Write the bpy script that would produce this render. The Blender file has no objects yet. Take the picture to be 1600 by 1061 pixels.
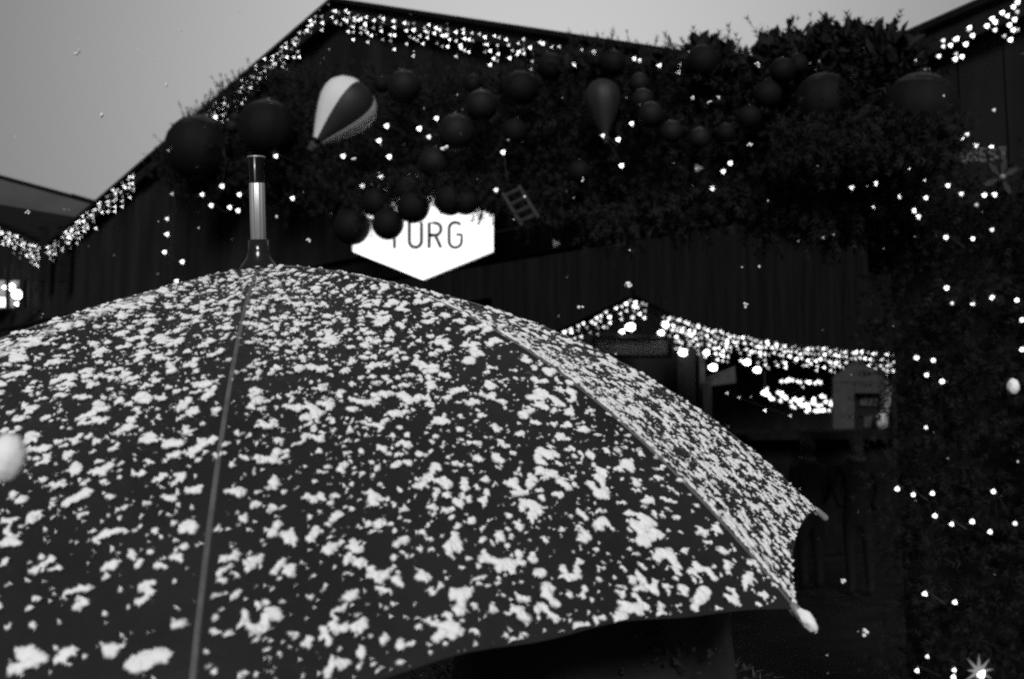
import bpy, math, random
import numpy as np
from mathutils import Vector, Matrix, noise as mnoise
random.seed(7); rng = np.random.default_rng(7)
scene = bpy.context.scene
COL = scene.collection

# ---------------------------------------------------------------- camera
PITCH = math.radians(5.9); F_PX = 1555.0; CX, CY = 800.0, 530.5
CAM = np.array([0.0, 0.0, 1.65])
RIGHT = np.array([1.0, 0, 0])
FWD = np.array([0, math.cos(PITCH), math.sin(PITCH)])
UP = np.array([0, -math.sin(PITCH), math.cos(PITCH)])
cam_d = bpy.data.cameras.new('camera'); cam = bpy.data.objects.new('camera', cam_d); COL.objects.link(cam)
cam.location = CAM; cam.rotation_euler = (math.pi/2 + PITCH, 0, 0)
cam_d.sensor_width = 36.0; cam_d.lens = F_PX/1600*36.0
cam_d.clip_start = 0.02; cam_d.clip_end = 600
cam_d.dof.use_dof = True; cam_d.dof.focus_distance = 1.0
cam_d.dof.aperture_fstop = 6.5; cam_d.dof.aperture_blades = 3; cam_d.dof.aperture_rotation = math.radians(0)
scene.camera = cam

def pix(px, py, d):
    """point at image position (1600x1061) and depth d along the view axis"""
    return CAM + d*FWD + (px-CX)/F_PX*d*RIGHT - (py-CY)/F_PX*d*UP
def ray(px, py):
    return FWD + (px-CX)/F_PX*RIGHT - (py-CY)/F_PX*UP

# ---------------------------------------------------------------- sky, sun, exposure
w = bpy.data.worlds.new('World'); scene.world = w; w.use_nodes = True
nt = w.node_tree; nt.nodes.clear()
out = nt.nodes.new('ShaderNodeOutputWorld'); bg = nt.nodes.new('ShaderNodeBackground')
sky = nt.nodes.new('ShaderNodeTexSky'); sky.sky_type = 'NISHITA'; sky.sun_disc = False
SUN_EL, SUN_AZ = math.radians(27), math.radians(180)
sky.sun_elevation = SUN_EL; sky.sun_rotation = SUN_AZ
bw = nt.nodes.new('ShaderNodeRGBToBW'); nt.links.new(sky.outputs[0], bw.inputs[0])
# overcast: the cloud layer evens the clear-sky gradient, plus an added bright lobe ahead copying lens vignetting
pw = nt.nodes.new('ShaderNodeMath'); pw.operation = 'POWER'; pw.inputs[1].default_value = 0.25
nt.links.new(bw.outputs[0], pw.inputs[0])
tc = nt.nodes.new('ShaderNodeTexCoord')
dotn = nt.nodes.new('ShaderNodeVectorMath'); dotn.operation = 'DOT_PRODUCT'
ld = ray(830, 0); ld = ld/np.linalg.norm(ld); dotn.inputs[1].default_value = tuple(ld)
nt.links.new(tc.outputs['Generated'], dotn.inputs[0])
# exp(-(1-cos a)/s2) : broad soft lobe
m1 = nt.nodes.new('ShaderNodeMath'); m1.operation = 'SUBTRACT'; m1.inputs[1].default_value = 1.0
nt.links.new(dotn.outputs['Value'], m1.inputs[0])
m2 = nt.nodes.new('ShaderNodeMath'); m2.operation = 'MULTIPLY'; m2.inputs[1].default_value = 1/(math.radians(19)**2)
nt.links.new(m1.outputs[0], m2.inputs[0])
m3 = nt.nodes.new('ShaderNodeMath'); m3.operation = 'EXPONENT'; nt.links.new(m2.outputs[0], m3.inputs[0])
m4 = nt.nodes.new('ShaderNodeMath'); m4.operation = 'MULTIPLY_ADD'
m4.inputs[1].default_value = 3.8; m4.inputs[2].default_value = 0.55
nt.links.new(m3.outputs[0], m4.inputs[0])
m5 = nt.nodes.new('ShaderNodeMath'); m5.operation = 'MULTIPLY'
nt.links.new(pw.outputs[0], m5.inputs[0]); nt.links.new(m4.outputs[0], m5.inputs[1])
nt.links.new(m5.outputs[0], bg.inputs['Color']); bg.inputs['Strength'].default_value = 0.058
nt.links.new(bg.outputs[0], out.inputs[0])

sd = bpy.data.lights.new('flash_sun', 'SUN'); sd.energy = 1.5; sd.angle = math.radians(20); sd.color = (1, 1, 1)  # overcast daylight from behind the camera, also standing in for an unseen flash
so = bpy.data.objects.new('flash_sun', sd); COL.objects.link(so)
sv = Vector((math.sin(SUN_AZ)*math.cos(SUN_EL), math.cos(SUN_AZ)*math.cos(SUN_EL), math.sin(SUN_EL)))
so.rotation_euler = sv.to_track_quat('Z', 'Y').to_euler(); so.location = (-3, -6, 14)

vs = scene.view_settings
vs.view_transform = 'Standard'; vs.look = 'None'; vs.gamma = 1; vs.use_curve_mapping = False; vs.exposure = 0.85
scene.cycles.use_denoising = False; scene.cycles.use_adaptive_sampling = False
scene.cycles.max_bounces = 5; scene.cycles.transparent_max_bounces = 6
scene.cycles.sample_clamp_indirect = 0.08; scene.cycles.pixel_filter_type = 'BLACKMAN_HARRIS'; scene.cycles.filter_width = 2.1
scene.cycles.caustics_reflective = False; scene.cycles.caustics_refractive = False

# ---------------------------------------------------------------- materials
def mat(name, v, rough=0.6, var=0.25, scale=20.0, bump=0.0, spec=0.5, metal=0.0, stretch=(1, 1, 1), bscale=None):
    m = bpy.data.materials.new(name); m.use_nodes = True
    n = m.node_tree.nodes; l = m.node_tree.links; p = n['Principled BSDF']
    p.inputs['Roughness'].default_value = rough; p.inputs['Specular IOR Level'].default_value = spec
    p.inputs['Metallic'].default_value = metal
    t = n.new('ShaderNodeTexCoord'); mp = n.new('ShaderNodeMapping'); mp.inputs['Scale'].default_value = stretch
    l.new(t.outputs['Object'], mp.inputs[0])
    nz = n.new('ShaderNodeTexNoise'); nz.inputs['Scale'].default_value = scale; nz.inputs['Detail'].default_value = 6
    l.new(mp.outputs[0], nz.inputs['Vector'])
    mr = n.new('ShaderNodeMapRange'); mr.inputs['From Min'].default_value = .3; mr.inputs['From Max'].default_value = .7
    mr.inputs['To Min'].default_value = v*(1-var); mr.inputs['To Max'].default_value = v*(1+var)
    l.new(nz.outputs['Fac'], mr.inputs[0]); cc = n.new('ShaderNodeCombineColor')
    for i in range(3): l.new(mr.outputs[0], cc.inputs[i])
    l.new(cc.outputs[0], p.inputs['Base Color'])
    if bump:
        b = n.new('ShaderNodeBump'); b.inputs['Strength'].default_value = bump; b.inputs['Distance'].default_value = .01
        if bscale:
            nb = n.new('ShaderNodeTexNoise'); nb.inputs['Scale'].default_value = bscale; nb.inputs['Detail'].default_value = 3
            l.new(mp.outputs[0], nb.inputs['Vector']); l.new(nb.outputs['Fac'], b.inputs['Height'])
        else:
            l.new(nz.outputs['Fac'], b.inputs['Height'])
        l.new(b.outputs[0], p.inputs['Normal'])
    return m
def emit(name, s, sampling='NONE'):
    m = bpy.data.materials.new(name); m.use_nodes = True
    n = m.node_tree.nodes; l = m.node_tree.links; p = n['Principled BSDF']
    p.inputs['Base Color'].default_value = (.6, .6, .6, 1)
    p.inputs['Emission Color'].default_value = (1, 1, 1, 1); p.inputs['Emission Strength'].default_value = s
    m.cycles.emission_sampling = sampling
    return m
M = {}
M['timber'] = mat('dark_timber', .012, .9, .4, 6, .3, .05, stretch=(1, 1, .15))
M['timber_edge'] = mat('dark_timber_edge', .008, .9, .4, 8, .3, .1)
M['facade_dark'] = mat('black_stained_boards', .0048, .9, .5, 4, .3, .05, stretch=(3, 3, .12))
M['roof'] = mat('dark_roofing', .006, .9, .4, 5, .4, .05)
M['pale_roof'] = mat('pale_wet_roofing', .05, .75, .12, 1.5, .2, .3)
M['fir'] = mat('fir_needles', .011, .8, .5, 8, 0, .1)
M['leaf'] = mat('dark_leaves', .009, .7, .4, 12, 0, .12)
M['ball_dark'] = mat('dark_bauble', .0035, .75, .3, 30, .15, .15)
M['ball_grey'] = mat('charcoal_bauble', .0055, .7, .3, 30, .2, .2)
def frosted(key, amount, lo):  # upward faces paler: frost, with light from above painted in too
    m = M[key].copy(); m.name = M[key].name+'_frost_toplit'; n = m.node_tree.nodes; l = m.node_tree.links; p = n['Principled BSDF']
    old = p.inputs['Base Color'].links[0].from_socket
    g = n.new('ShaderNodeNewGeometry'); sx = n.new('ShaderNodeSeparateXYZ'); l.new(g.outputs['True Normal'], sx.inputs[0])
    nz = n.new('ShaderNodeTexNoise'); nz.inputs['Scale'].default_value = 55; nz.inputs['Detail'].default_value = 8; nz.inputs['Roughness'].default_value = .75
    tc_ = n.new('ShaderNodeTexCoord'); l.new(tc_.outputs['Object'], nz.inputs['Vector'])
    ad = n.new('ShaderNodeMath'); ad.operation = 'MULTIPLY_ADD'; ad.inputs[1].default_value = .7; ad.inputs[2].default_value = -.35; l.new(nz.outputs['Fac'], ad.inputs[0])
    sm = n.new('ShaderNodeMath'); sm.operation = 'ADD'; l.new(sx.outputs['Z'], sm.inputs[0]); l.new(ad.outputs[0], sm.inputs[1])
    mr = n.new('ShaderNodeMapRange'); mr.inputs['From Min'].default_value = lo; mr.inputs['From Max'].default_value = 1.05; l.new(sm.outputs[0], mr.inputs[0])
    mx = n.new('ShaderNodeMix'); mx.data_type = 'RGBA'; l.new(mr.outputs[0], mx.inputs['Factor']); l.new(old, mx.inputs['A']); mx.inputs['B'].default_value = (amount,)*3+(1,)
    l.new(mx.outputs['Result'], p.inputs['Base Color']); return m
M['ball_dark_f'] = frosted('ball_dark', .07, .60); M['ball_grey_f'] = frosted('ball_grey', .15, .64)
M['frost'] = mat('hoar_frost', .10, .9, .6, 60, .5, .1)
M['ballo_white'] = mat('pale_balloon_cloth', .62, .6, .07, 8, .1, .3)
M['ballo_dark'] = mat('dark_balloon_cloth', .015, .6, .2, 8, .1, .3)
M['wicker'] = mat('wicker', .05, .8, .4, 60, .4, .2)
M['rope'] = mat('dark_cord', .02, .8, .3, 60)
M['fabric'] = mat('umbrella_fabric', .0125, .5, .40, 9, .12, .45, bscale=70)
M['seam'] = mat('seam_sheen', .10, .55, .25, 80, .2, .4)  # paler grey holds the painted sheen of the wet seam ridges
M['steel'] = mat('brushed_steel', .62, .38, .2, 40, .02, .5, metal=.6, stretch=(1, 1, .05))
M['black_plastic'] = mat('black_plastic', .012, .18, .2, 40, .02, .5)
M['pale_plastic'] = mat('pale_plastic', .2, .45, .15, 60, .05, .5)
M['coat'] = mat('dark_coat', .04, .75, .35, 25, .4, .3)
M['fur'] = mat('grey_fur', .09, .9, .6, 70, .8, .1)
M['skin'] = mat('skin', .28, .55, .1, 30, .1)
M['trousers'] = mat('dark_trousers', .015, .85, .3, 40, .3)
M['boot'] = mat('black_boot', .012, .5, .3, 30, .2)
M['ground'] = mat('wet_paving', .009, .75, .5, 3, .4, .1)
M['board'] = mat('weathered_board', .3, .75, .35, 7, .3, .2, stretch=(.2, 1, 1))
M['house_board'] = mat('grey_board', .03, .75, .2, 10, .2, .2)
M['post'] = mat('grey_post', .035, .75, .3, 10, .2, .2, stretch=(1, 1, .2))
M['sign_letter'] = mat('dark_letter', .02, .5, .15, 40)
M['sign_faint'] = mat('faint_print', .8, .5, .05, 40)
M['frosted_letter'] = mat('frosted_letter', .075, .9, .7, 50, .5, .1)
M['straw'] = mat('pale_straw', .03, .8, .3, 40, .3, .2)
M['ladder'] = mat('pale_wood', .03, .7, .3, 30, .3, .2)
M['cable'] = mat('black_cable', .01, .5, .2, 50)
M['bulb'] = emit('fairy_bulb', 1.9)
M['bulb_mid'] = emit('fairy_bulb_soft', .9)
M['bulb_dim'] = emit('fairy_bulb_dim', .3)
M['lamp'] = emit('lamp_glass', 3.5, 'FRONT')
M['lamp_soft'] = emit('lamp_panel', .8, 'FRONT')
M['sign_lit'] = emit('lit_acrylic', .72, 'FRONT')
M['star_lit'] = emit('star_glow', .07); M['star_lit'].node_tree.nodes['Principled BSDF'].inputs['Base Color'].default_value = (.15, .15, .15, 1)

def snow_material():
    m = bpy.data.materials.new('wet_snow'); m.use_nodes = True
    n = m.node_tree.nodes; l = m.node_tree.links; p = n['Principled BSDF']
    p.inputs['Base Color'].default_value = (.86, .86, .86, 1); p.inputs['Roughness'].default_value = .85
    p.inputs['Specular IOR Level'].default_value = .2
    at = n.new('ShaderNodeAttribute'); at.attribute_name = 'thickness'
    nz = n.new('ShaderNodeTexNoise'); nz.inputs['Scale'].default_value = 900; nz.inputs['Detail'].default_value = 4
    t = n.new('ShaderNodeTexCoord'); l.new(t.outputs['Object'], nz.inputs['Vector'])
    ad = n.new('ShaderNodeMath'); ad.operation = 'MULTIPLY_ADD'; ad.inputs[1].default_value = .9; ad.inputs[2].default_value = -.45
    l.new(nz.outputs['Fac'], ad.inputs[0])
    sm = n.new('ShaderNodeMath'); sm.operation = 'ADD'; l.new(at.outputs['Fac'], sm.inputs[0]); l.new(ad.outputs[0], sm.inputs[1])
    mr = n.new('ShaderNodeMapRange'); mr.inputs['From Min'].default_value = -.05; mr.inputs['From Max'].default_value = 1.05
    mr.inputs['To Min'].default_value = .0; mr.inputs['To Max'].default_value = 1
    l.new(sm.outputs[0], mr.inputs[0])
    l.new(mr.outputs[0], p.inputs['Alpha'])
    b = n.new('ShaderNodeBump'); b.inputs['Strength'].default_value = .1; b.inputs['Distance'].default_value = .001
    l.new(nz.outputs['Fac'], b.inputs['Height']); l.new(b.outputs[0], p.inputs['Normal'])
    return m
M['snow'] = snow_material()
M['flake'] = mat('snowflake', .88, .9, .05, 200, .3, .1)

# ---------------------------------------------------------------- mesh helpers
class MB:
    def __init__(s): s.v = []; s.f = []
    def add(s, v, f):
        o = len(s.v); s.v += [tuple(map(float, x)) for x in v]; s.f += [tuple(i+o for i in q) for q in f]; return s
def frame_of(d):
    d = np.array(d, float); d = d/np.linalg.norm(d)
    a = np.cross(d, [0, 0, 1.0])
    if np.linalg.norm(a) < 1e-3: a = np.cross(d, [1.0, 0, 0])
    a /= np.linalg.norm(a); return d, a, np.cross(a, d)
BOXF = [(0, 3, 2, 1), (4, 5, 6, 7), (0, 1, 5, 4), (1, 2, 6, 5), (2, 3, 7, 6), (3, 0, 4, 7)]
def box_at(mb, c, ax, ay, az, hx, hy, hz):
    c = np.array(c, float); ax, ay, az = map(lambda q: np.array(q, float), (ax, ay, az))
    v = [c+sx*hx*ax+sy*hy*ay+sz*hz*az for sz in (-1, 1) for sx, sy in ((-1, -1), (1, -1), (1, 1), (-1, 1))]
    mb.add(v, BOXF)
def prism(mb, poly, off):
    """poly: list of 3-D points, extruded by vector off"""
    n = len(poly); poly = [np.array(p, float) for p in poly]
    v = poly+[p+off for p in poly]
    f = [tuple(range(n-1, -1, -1)), tuple(range(n, 2*n))]+[(i, (i+1) % n, n+(i+1) % n, n+i) for i in range(n)]
    mb.add(v, f)
def tube(mb, pts, r, seg=6, cap=True):
    pts = [np.array(p, float) for p in pts]; n = len(pts)
    rs = r if hasattr(r, '__len__') else [r]*n
    d, a, b = frame_of(pts[1]-pts[0]); v = []
    for i, p in enumerate(pts):
        t = pts[min(i+1, n-1)]-pts[max(i-1, 0)]; t = t/np.linalg.norm(t)
        a = a-t*np.dot(a, t); a /= np.linalg.norm(a); b = np.cross(t, a)
        for k in range(seg):
            q = 2*math.pi*k/seg; v.append(p+rs[i]*(math.cos(q)*a+math.sin(q)*b))
    f = [(i*seg+k, i*seg+(k+1) % seg, (i+1)*seg+(k+1) % seg, (i+1)*seg+k) for i in range(n-1) for k in range(seg)]
    if cap: f += [tuple(range(seg-1, -1, -1)), tuple((n-1)*seg+k for k in range(seg))]
    mb.add(v, f)
def lathe(mb, base, axis, prof, seg=16, flute=0.0, nfl=0):
    d, a, b = frame_of(axis); base = np.array(base, float); v = []
    for r, z in prof:
        for k in range(seg):
            q = 2*math.pi*k/seg; rr = r*(1+flute*math.cos(nfl*q)); v.append(base+d*z+rr*(math.cos(q)*a+math.sin(q)*b))
    n = len(prof)
    f = [(i*seg+k, i*seg+(k+1) % seg, (i+1)*seg+(k+1) % seg, (i+1)*seg+k) for i in range(n-1) for k in range(seg)]
    f += [tuple(range(seg-1, -1, -1)), tuple((n-1)*seg+k for k in range(seg))]
    mb.add(v, f)
def sphere_prof(r, n=8):
    return [(max(1e-4, r*math.sin(math.pi*i/n)), -r*math.cos(math.pi*i/n)) for i in range(n+1)]
import bmesh
def ico(sub):
    bm = bmesh.new(); bmesh.ops.create_icosphere(bm, subdivisions=sub, radius=1)
    v = np.array([x.co[:] for x in bm.verts]); f = [tuple(q.index for q in p.verts) for p in bm.faces]; bm.free(); return v, f
ICO1 = ico(1); ICO2 = ico(2); ICO3 = ico(3)

ORG = {}
def root_of(o): return ORG.get(o.name, np.zeros(3))
def data(name, mb, m, smooth=True):
    me = bpy.data.meshes.new(name); me.from_pydata(mb.v, [], mb.f); me.update()
    if m is not None: me.materials.append(m)
    if smooth:
        me.polygons.foreach_set('use_smooth', [True]*len(me.polygons))
    return me
def link(name, me, parent=None, loc=None):
    o = bpy.data.objects.new(name, me); COL.objects.link(o)
    if parent is not None: o.parent = parent
    if loc is not None:
        o.location = tuple(np.array(loc)-(root_of(parent) if parent is not None else 0))
    ORG[o.name] = np.array(loc if loc is not None else (root_of(parent) if parent is not None else (0, 0, 0)), float)
    return o
def mesh(name, mb, m, parent=None, org=None, smooth=False, recalc=True):
    """verts are in world space; they are stored relative to org (default: the parent's origin)"""
    if org is None: org = root_of(parent) if parent is not None else np.zeros(3)
    org = np.array(org, float)
    V = np.array(mb.v, float).reshape(-1, 3)-org
    me = bpy.data.meshes.new(name); me.from_pydata(V.tolist(), [], mb.f)
    if recalc and len(mb.f) < 60000:
        bm = bmesh.new(); bm.from_mesh(me); bmesh.ops.recalc_face_normals(bm, faces=bm.faces); bm.to_mesh(me); bm.free()
    me.update(); me.materials.append(m)
    if smooth: me.polygons.foreach_set('use_smooth', [True]*len(me.polygons))
    return link(name, me, parent, org)
def thing(name, loc, label, cat, group=None):
    o = link(name, None, None, loc); o.empty_display_size = .1
    return tag(o, label, cat, group)
def tag(o, label=None, cat=None, group=None, kind=None):
    if label: o['label'] = label
    if cat: o['category'] = cat
    if group: o['group'] = group
    if kind: o['kind'] = kind
    return o

# ---------------------------------------------------------------- ground
g = MB(); g.add([(-150, -60, 0), (150, -60, 0), (150, 200, 0), (-150, 200, 0)], [(0, 1, 2, 3)])
tag(mesh('ground', g, M['ground']), 'dark wet paving of the market square', None, None, 'structure')

# ---------------------------------------------------------------- gabled front of the market stalls
A0 = np.array([-1.17, 7.0]); U2 = np.array([.737, -.675]); U2 = U2/np.linalg.norm(U2)
N2 = np.array([-U2[1], U2[0]])                      # pointing away, behind the front
if N2[1] < 0: N2 = -N2
U3 = np.array([U2[0], U2[1], 0]); N3 = np.array([N2[0], N2[1], 0]); Z3 = np.array([0, 0, 1.0])
def front(px, py, off=0.0):
    """where the view ray meets the plane of the gabled front, moved 'off' metres towards the square"""
    p0 = np.array([A0[0], A0[1], 0])-N3*off
    r = ray(px, py); k = np.dot(p0-CAM, N3)/np.dot(r, N3); return CAM+k*r
def tz(p): return float(np.dot(p[:2]-A0, U2)), float(p[2])
def at(t, z, off=0.0): return np.array([A0[0]+U2[0]*t, A0[1]+U2[1]*t, z])-N3*off
LT, LZ = tz(front(-330, 185)); VT, VZ = tz(front(95, 385)); AT, AZ = tz(front(540, 12)); WT, WZ = tz(front(1297, 133)); R0T, R0Z = tz(front(1430, 75)); RT, RZ = tz(front(1720, -48))
L0T, L0Z = tz(front(0, 340))
LT = L0T-1.7; LZ = L0Z+.30*1.7
def roofline(t):
    return float(np.interp(t, [LT, L0T, VT, AT, WT, R0T, RT], [LZ, L0Z, VZ, AZ, WZ, R0Z, RZ]))
def gable_stall(name, label, t0, t1, apex_t, group, bottom, posts, lap=.17):
    """planked gable front with barge boards, posts and a roof running back from it"""
    root = thing(name, at((t0+t1)/2, 0), label, 'market stall', group)
    n = max(3, int((t1-t0)/lap)); ws = (t1-t0)/n
    for i in range(n):
        a, b = t0+i*ws+.004, t0+(i+1)*ws-.004; o = (i*37 % 5)*.004
        pts = [(a, roofline(a)-.03), (b, roofline(b)-.03), (b, bottom), (a, bottom)]
        if a < apex_t < b: pts.insert(1, (apex_t, roofline(apex_t)-.03))
        mb = MB(); prism(mb, [at(t, z, -.012+o) for t, z in pts], N3*.022)
        mesh('plank', mb, M['timber'], root)
    for (ta, tb) in ((t0, apex_t), (apex_t, t1)):
        if tb-ta < .05: continue
        za, zb = roofline(ta), roofline(tb)
        mb = MB(); prism(mb, [at(ta, za, .10), at(tb, zb, .10), at(tb, zb-.10, .10), at(ta, za-.10, .10)], N3*.035)
        mesh('barge_board', mb, M['timber_edge'], root)
        mb = MB(); prism(mb, [at(ta, za+.003, .14), at(tb, zb+.003, .14), at(tb, zb+.035, .14), at(ta, za+.035, .14)], N3*4.2)
        mesh('roof', mb, M['roof'], root)
    for t in posts:
        mb = MB(); box_at(mb, at(t, bottom/2+.1, -.10), U3, N3, Z3, .055, .05, bottom/2+.1)
        mesh('post', mb, M['timber_edge'], root)
        mb = MB(); box_at(mb, at(t, bottom/2+.1, -4.0), U3, N3, Z3, .055, .05, bottom/2+.1)
        mesh('post', mb, M['timber_edge'], root)
    mb = MB(); box_at(mb, at((t0+t1)/2, bottom-.09, -.10), U3, N3, Z3, (t1-t0)/2-.12, .05, .085)
    mesh('crossbeam', mb, M['timber_edge'], root)
    return root
G_ST = 'gabled timber stalls in a row'
gable_stall('gabled_stall', 'large central gabled timber stall front hung with the fir garland', VT+.01, WT-.01, AT, G_ST, 2.95, (VT+.07,))
gable_stall('gabled_stall', 'dark gabled stall at the far left with lamps glowing under it', LT, VT-.01, LT, G_ST, 2.95, (LT+.06, VT-.07))
gable_stall('gabled_stall', 'dark gabled stall at the right behind the fir-clad pillar', WT+.01, RT, RT, G_ST, 2.6, (RT-.06,))
# valley posts that stand up between the roofs
for px, lab in ((68, 'left one of two dark stub posts in the roof valley'), (98, 'right one of two dark stub posts in the roof valley')):
    p = front(px, 358, .16); b = front(px, 440, .16)
    mb = MB(); box_at(mb, (p+b)/2, U3, N3, Z3, .035, .03, (p[2]-b[2])/2); mb2 = MB(); box_at(mb2, p+Z3*.011, U3, N3, Z3, .042, .037, .01)
    r = thing('stub_post', b, lab, 'post', 'stub posts in the valley'); mesh('shaft', mb, M['timber_edge'], r); mesh('cap', mb2, M['roof'], r)

# back wall of the left stall
bw_root = thing('timber_wall', at(-5.2, 0, -4.0), 'dark plank wall at the back of the left stall', 'wall')
for i in range(30):
    t = -8.6+i*.2; mb = MB(); box_at(mb, at(t, 1.7, -4.3-.004*(i*7 % 3)), U3, N3, Z3, .095, .012, 1.7); mesh('plank', mb, M['timber'], bw_root)
# window with lamps in the left stall
def rect_px(x0, y0, x1, y1, d): return [pix(x0, y0, d), pix(x1, y0, d), pix(x1, y1, d), pix(x0, y1, d)]
D = 10.6
wf = thing('stall_window', pix(15, 485, D), 'lit window of the left stall with dark glazing bars', 'window')
for x0, y0, x1, y1 in ((-45, 434, 38, 438), (-45, 481, 66, 485), (8.5, 438, 12, 481), (34.5, 438, 38, 481), (60, 434, 66, 481), (-45, 438, -41, 481), (38, 434, 60, 438)):
    mb = MB(); prism(mb, rect_px(x0, y0, x1, y1, D), FWD*.05); mesh('glazing_bar', mb, M['timber_edge'], wf)
mb = MB(); prism(mb, rect_px(-41, 438, 34, 481, D+.5), FWD*.02); mesh('interior_panel', mb, M['board'], wf)
lamps_left = [(17, 449, 7.0, 'round globe lamp hanging upper in the left stall window'), (26.5, 460.5, 8.0, 'widest globe lamp hanging lower in the left stall window'), (6.5, 449, 3.5, 'small lamp beside the upper globe lamp in the left window'), (26, 475, 3.6, 'little lamp in the bottom corner of the left stall window')]
def globe_lamp(px, py, r_px, d, label, m, group, cord=.25, sq=1.0):
    c = pix(px, py, d); r = r_px/F_PX*d
    o = thing('globe_lamp', c, label, 'lamp', group)
    mb = MB(); lathe(mb, c, Z3, [(a*sq, b) for a, b in sphere_prof(r, 8)], 12); mesh('globe', mb, m, o, smooth=True)
    mb = MB(); lathe(mb, c+Z3*(r*.93), Z3, [(r*.3, 0), (r*.3, r*.35), (r*.12, r*.5)], 8); mesh('socket', mb, M['black_plastic'], o, smooth=True)
    mb = MB(); tube(mb, [c+Z3*r*1.3, c+Z3*(r*1.3+cord)], .004, 5); mesh('cord', mb, M['cable'], o)
    return o
for px, py, r, lab in lamps_left: globe_lamp(px, py, r-1, D+.2, lab, M['lamp'], 'lamps of the left stall', .2)
mb = MB(); prism(mb, rect_px(-6, 464, 8, 480, D+.25), FWD*.02)
lb = thing('light_box', pix(0, 480, D+.25), 'small square light box in the left stall window', 'light box'); mesh('panel', mb, M['lamp_soft'], lb)
mb = MB()
for x0, y0, x1, y1 in ((-8, 462.5, 8.4, 464), (-8, 480, 8.4, 481.5)): prism(mb, rect_px(x0, y0, x1, y1, D+.24), FWD*.04)
mesh('casing', mb, M['timber_edge'], lb)

# ---------------------------------------------------------------- buildings behind
def shed(name, label, c, ux, hw, hd, h, rise, m_wall, m_roof, nwin=0):
    root = thing(name, (c[0], c[1], 0), label, 'building')
    ux = np.array([ux[0], ux[1], 0.]); ux /= np.linalg.norm(ux); n = np.array([-ux[1], ux[0], 0.]); c = np.array([c[0], c[1], 0.])
    mb = MB(); box_at(mb, c+Z3*h/2, ux, n, Z3, hw, hd, h/2); mesh('wall', mb, m_wall, root)
    for s in (-1, 1):
        a = [c-ux*(hw+.3)+s*n*(hd+.3)+Z3*h, c+ux*(hw+.3)+s*n*(hd+.3)+Z3*h, c+ux*(hw+.3)+Z3*(h+rise), c-ux*(hw+.3)+Z3*(h+rise)]
        mb = MB(); prism(mb, a, Z3*.12); mesh('roof', mb, m_roof, root)
    for s in (-1, 1):
        mb = MB(); prism(mb, [c+s*ux*hw*.999-n*hd+Z3*h, c+s*ux*hw*.999+n*hd+Z3*h, c+s*ux*hw*.999+Z3*(h+rise*.96)], ux*.04*s); mesh('gable_wall', mb, m_wall, root)
    mb = MB(); box_at(mb, c+Z3*(h+rise+.14), ux, n, Z3, hw+.32, .12, .05); mesh('ridge_cap', mb, M['roof'], root)
    return root
shed('timber_building', 'tall dark timber building beyond the lit far stall', (6.2, 25), (1, .05), 12.6, 3, 8.6, .8, M['facade_dark'], M['facade_dark'])
# pale roof seen in the valley at the left
hall = thing('pale_roofed_hall', (-13, 21, 0), 'hall with a pale wet roof seen through the roof valley', 'building')
rp = [pix(-260, 205, 19.5), pix(152, 318, 17.0), pix(152, 470, 14.6), pix(-260, 420, 17)]
mb = MB(); prism(mb, rp, FWD*.12-UP*.05); mesh('roof', mb, M['pale_roof'], hall)
mb = MB(); prism(mb, [pix(112, 302, 17.2), pix(156, 315, 16.95), pix(156, 321, 16.95), pix(112, 307, 17.2)], FWD*.2-UP*.02); mesh('ridge_cap', mb, M['timber_edge'], hall)
mb = MB(); tube(mb, [pix(-260, 205, 19.45), pix(152, 317, 16.95)], .03, 5); mesh('ridge_edge', mb, M['roof'], hall)
mb = MB(); prism(mb, [pix(30, 345, 15.2), pix(100, 362, 15.0), pix(100, 366, 15.0), pix(30, 349, 15.2)], FWD*-.08); mesh('snow_guard', mb, M['timber_edge'], hall)
mb = MB(); q = [p.copy() for p in rp[2:4]]; prism(mb, [q[0]+Z3*-.1, q[1]+Z3*-.1, np.array([q[1][0], q[1][1], 0]), np.array([q[0][0], q[0][1], 0])], FWD*.2); mesh('wall', mb, M['timber'], hall)

# ---------------------------------------------------------------- fairy light helpers
def bulb_data(name, r, m):  # rounded cone imitates the blurred outline of the lights
    mb = MB(); lathe(mb, (0, 0, 0), (0, 0, 1), [(.0004, -r*.75), (r*.6, -r*.72), (r*.95, -r*.55), (r, -r*.3), (r*.9, r*.15), (r*.62, r*.65), (r*.3, r*1.0), (r*.1, r*1.12), (.0004, r*1.14)], 10)
    return data(name, mb, m)
BR = .0098
BD = [bulb_data('fairy_bulb_bright', BR, M['bulb']), bulb_data('fairy_bulb_mid', BR*.9, M['bulb_mid']), bulb_data('fairy_bulb_dim', BR*.8, M['bulb_dim'])]
def bulb_dir(p):   # lens blur put into the shape: cones turned with height in view
    e = (p[2]-1.65)/max(2.0, p[1])
    return Vector((1, -.15+random.uniform(-.3, .3), max(-.9, min(.9, (e-.1)*3.0))+random.uniform(-.2, .2)))
def put_bulb(root, p, lvl, sc=1.0):
    o = link('bulb', BD[lvl], root, p); o.rotation_euler = bulb_dir(p).to_track_quat('Z', 'Y').to_euler(); o.scale = (sc,)*3; return o
def light_string(label, pts, group, cable_r=.0025, paths=None, origin=None):
    """pts: (point, level, scale); paths: list of polylines for the cable"""
    origin = pts[0][0] if origin is None else origin
    root = thing('fairy_light_string', origin, label, 'fairy lights', group)
    for p, l, s in pts: put_bulb(root, np.array(p), l, s)
    mb = MB()
    for pa in (paths or []):
        if len(pa) > 1: tube(mb, pa, cable_r, 4, False)
    if mb.v: mesh('cable', mb, M['cable'], root, origin)
    return root
G_IC = 'icicle fairy lights along the roof edges'
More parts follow.
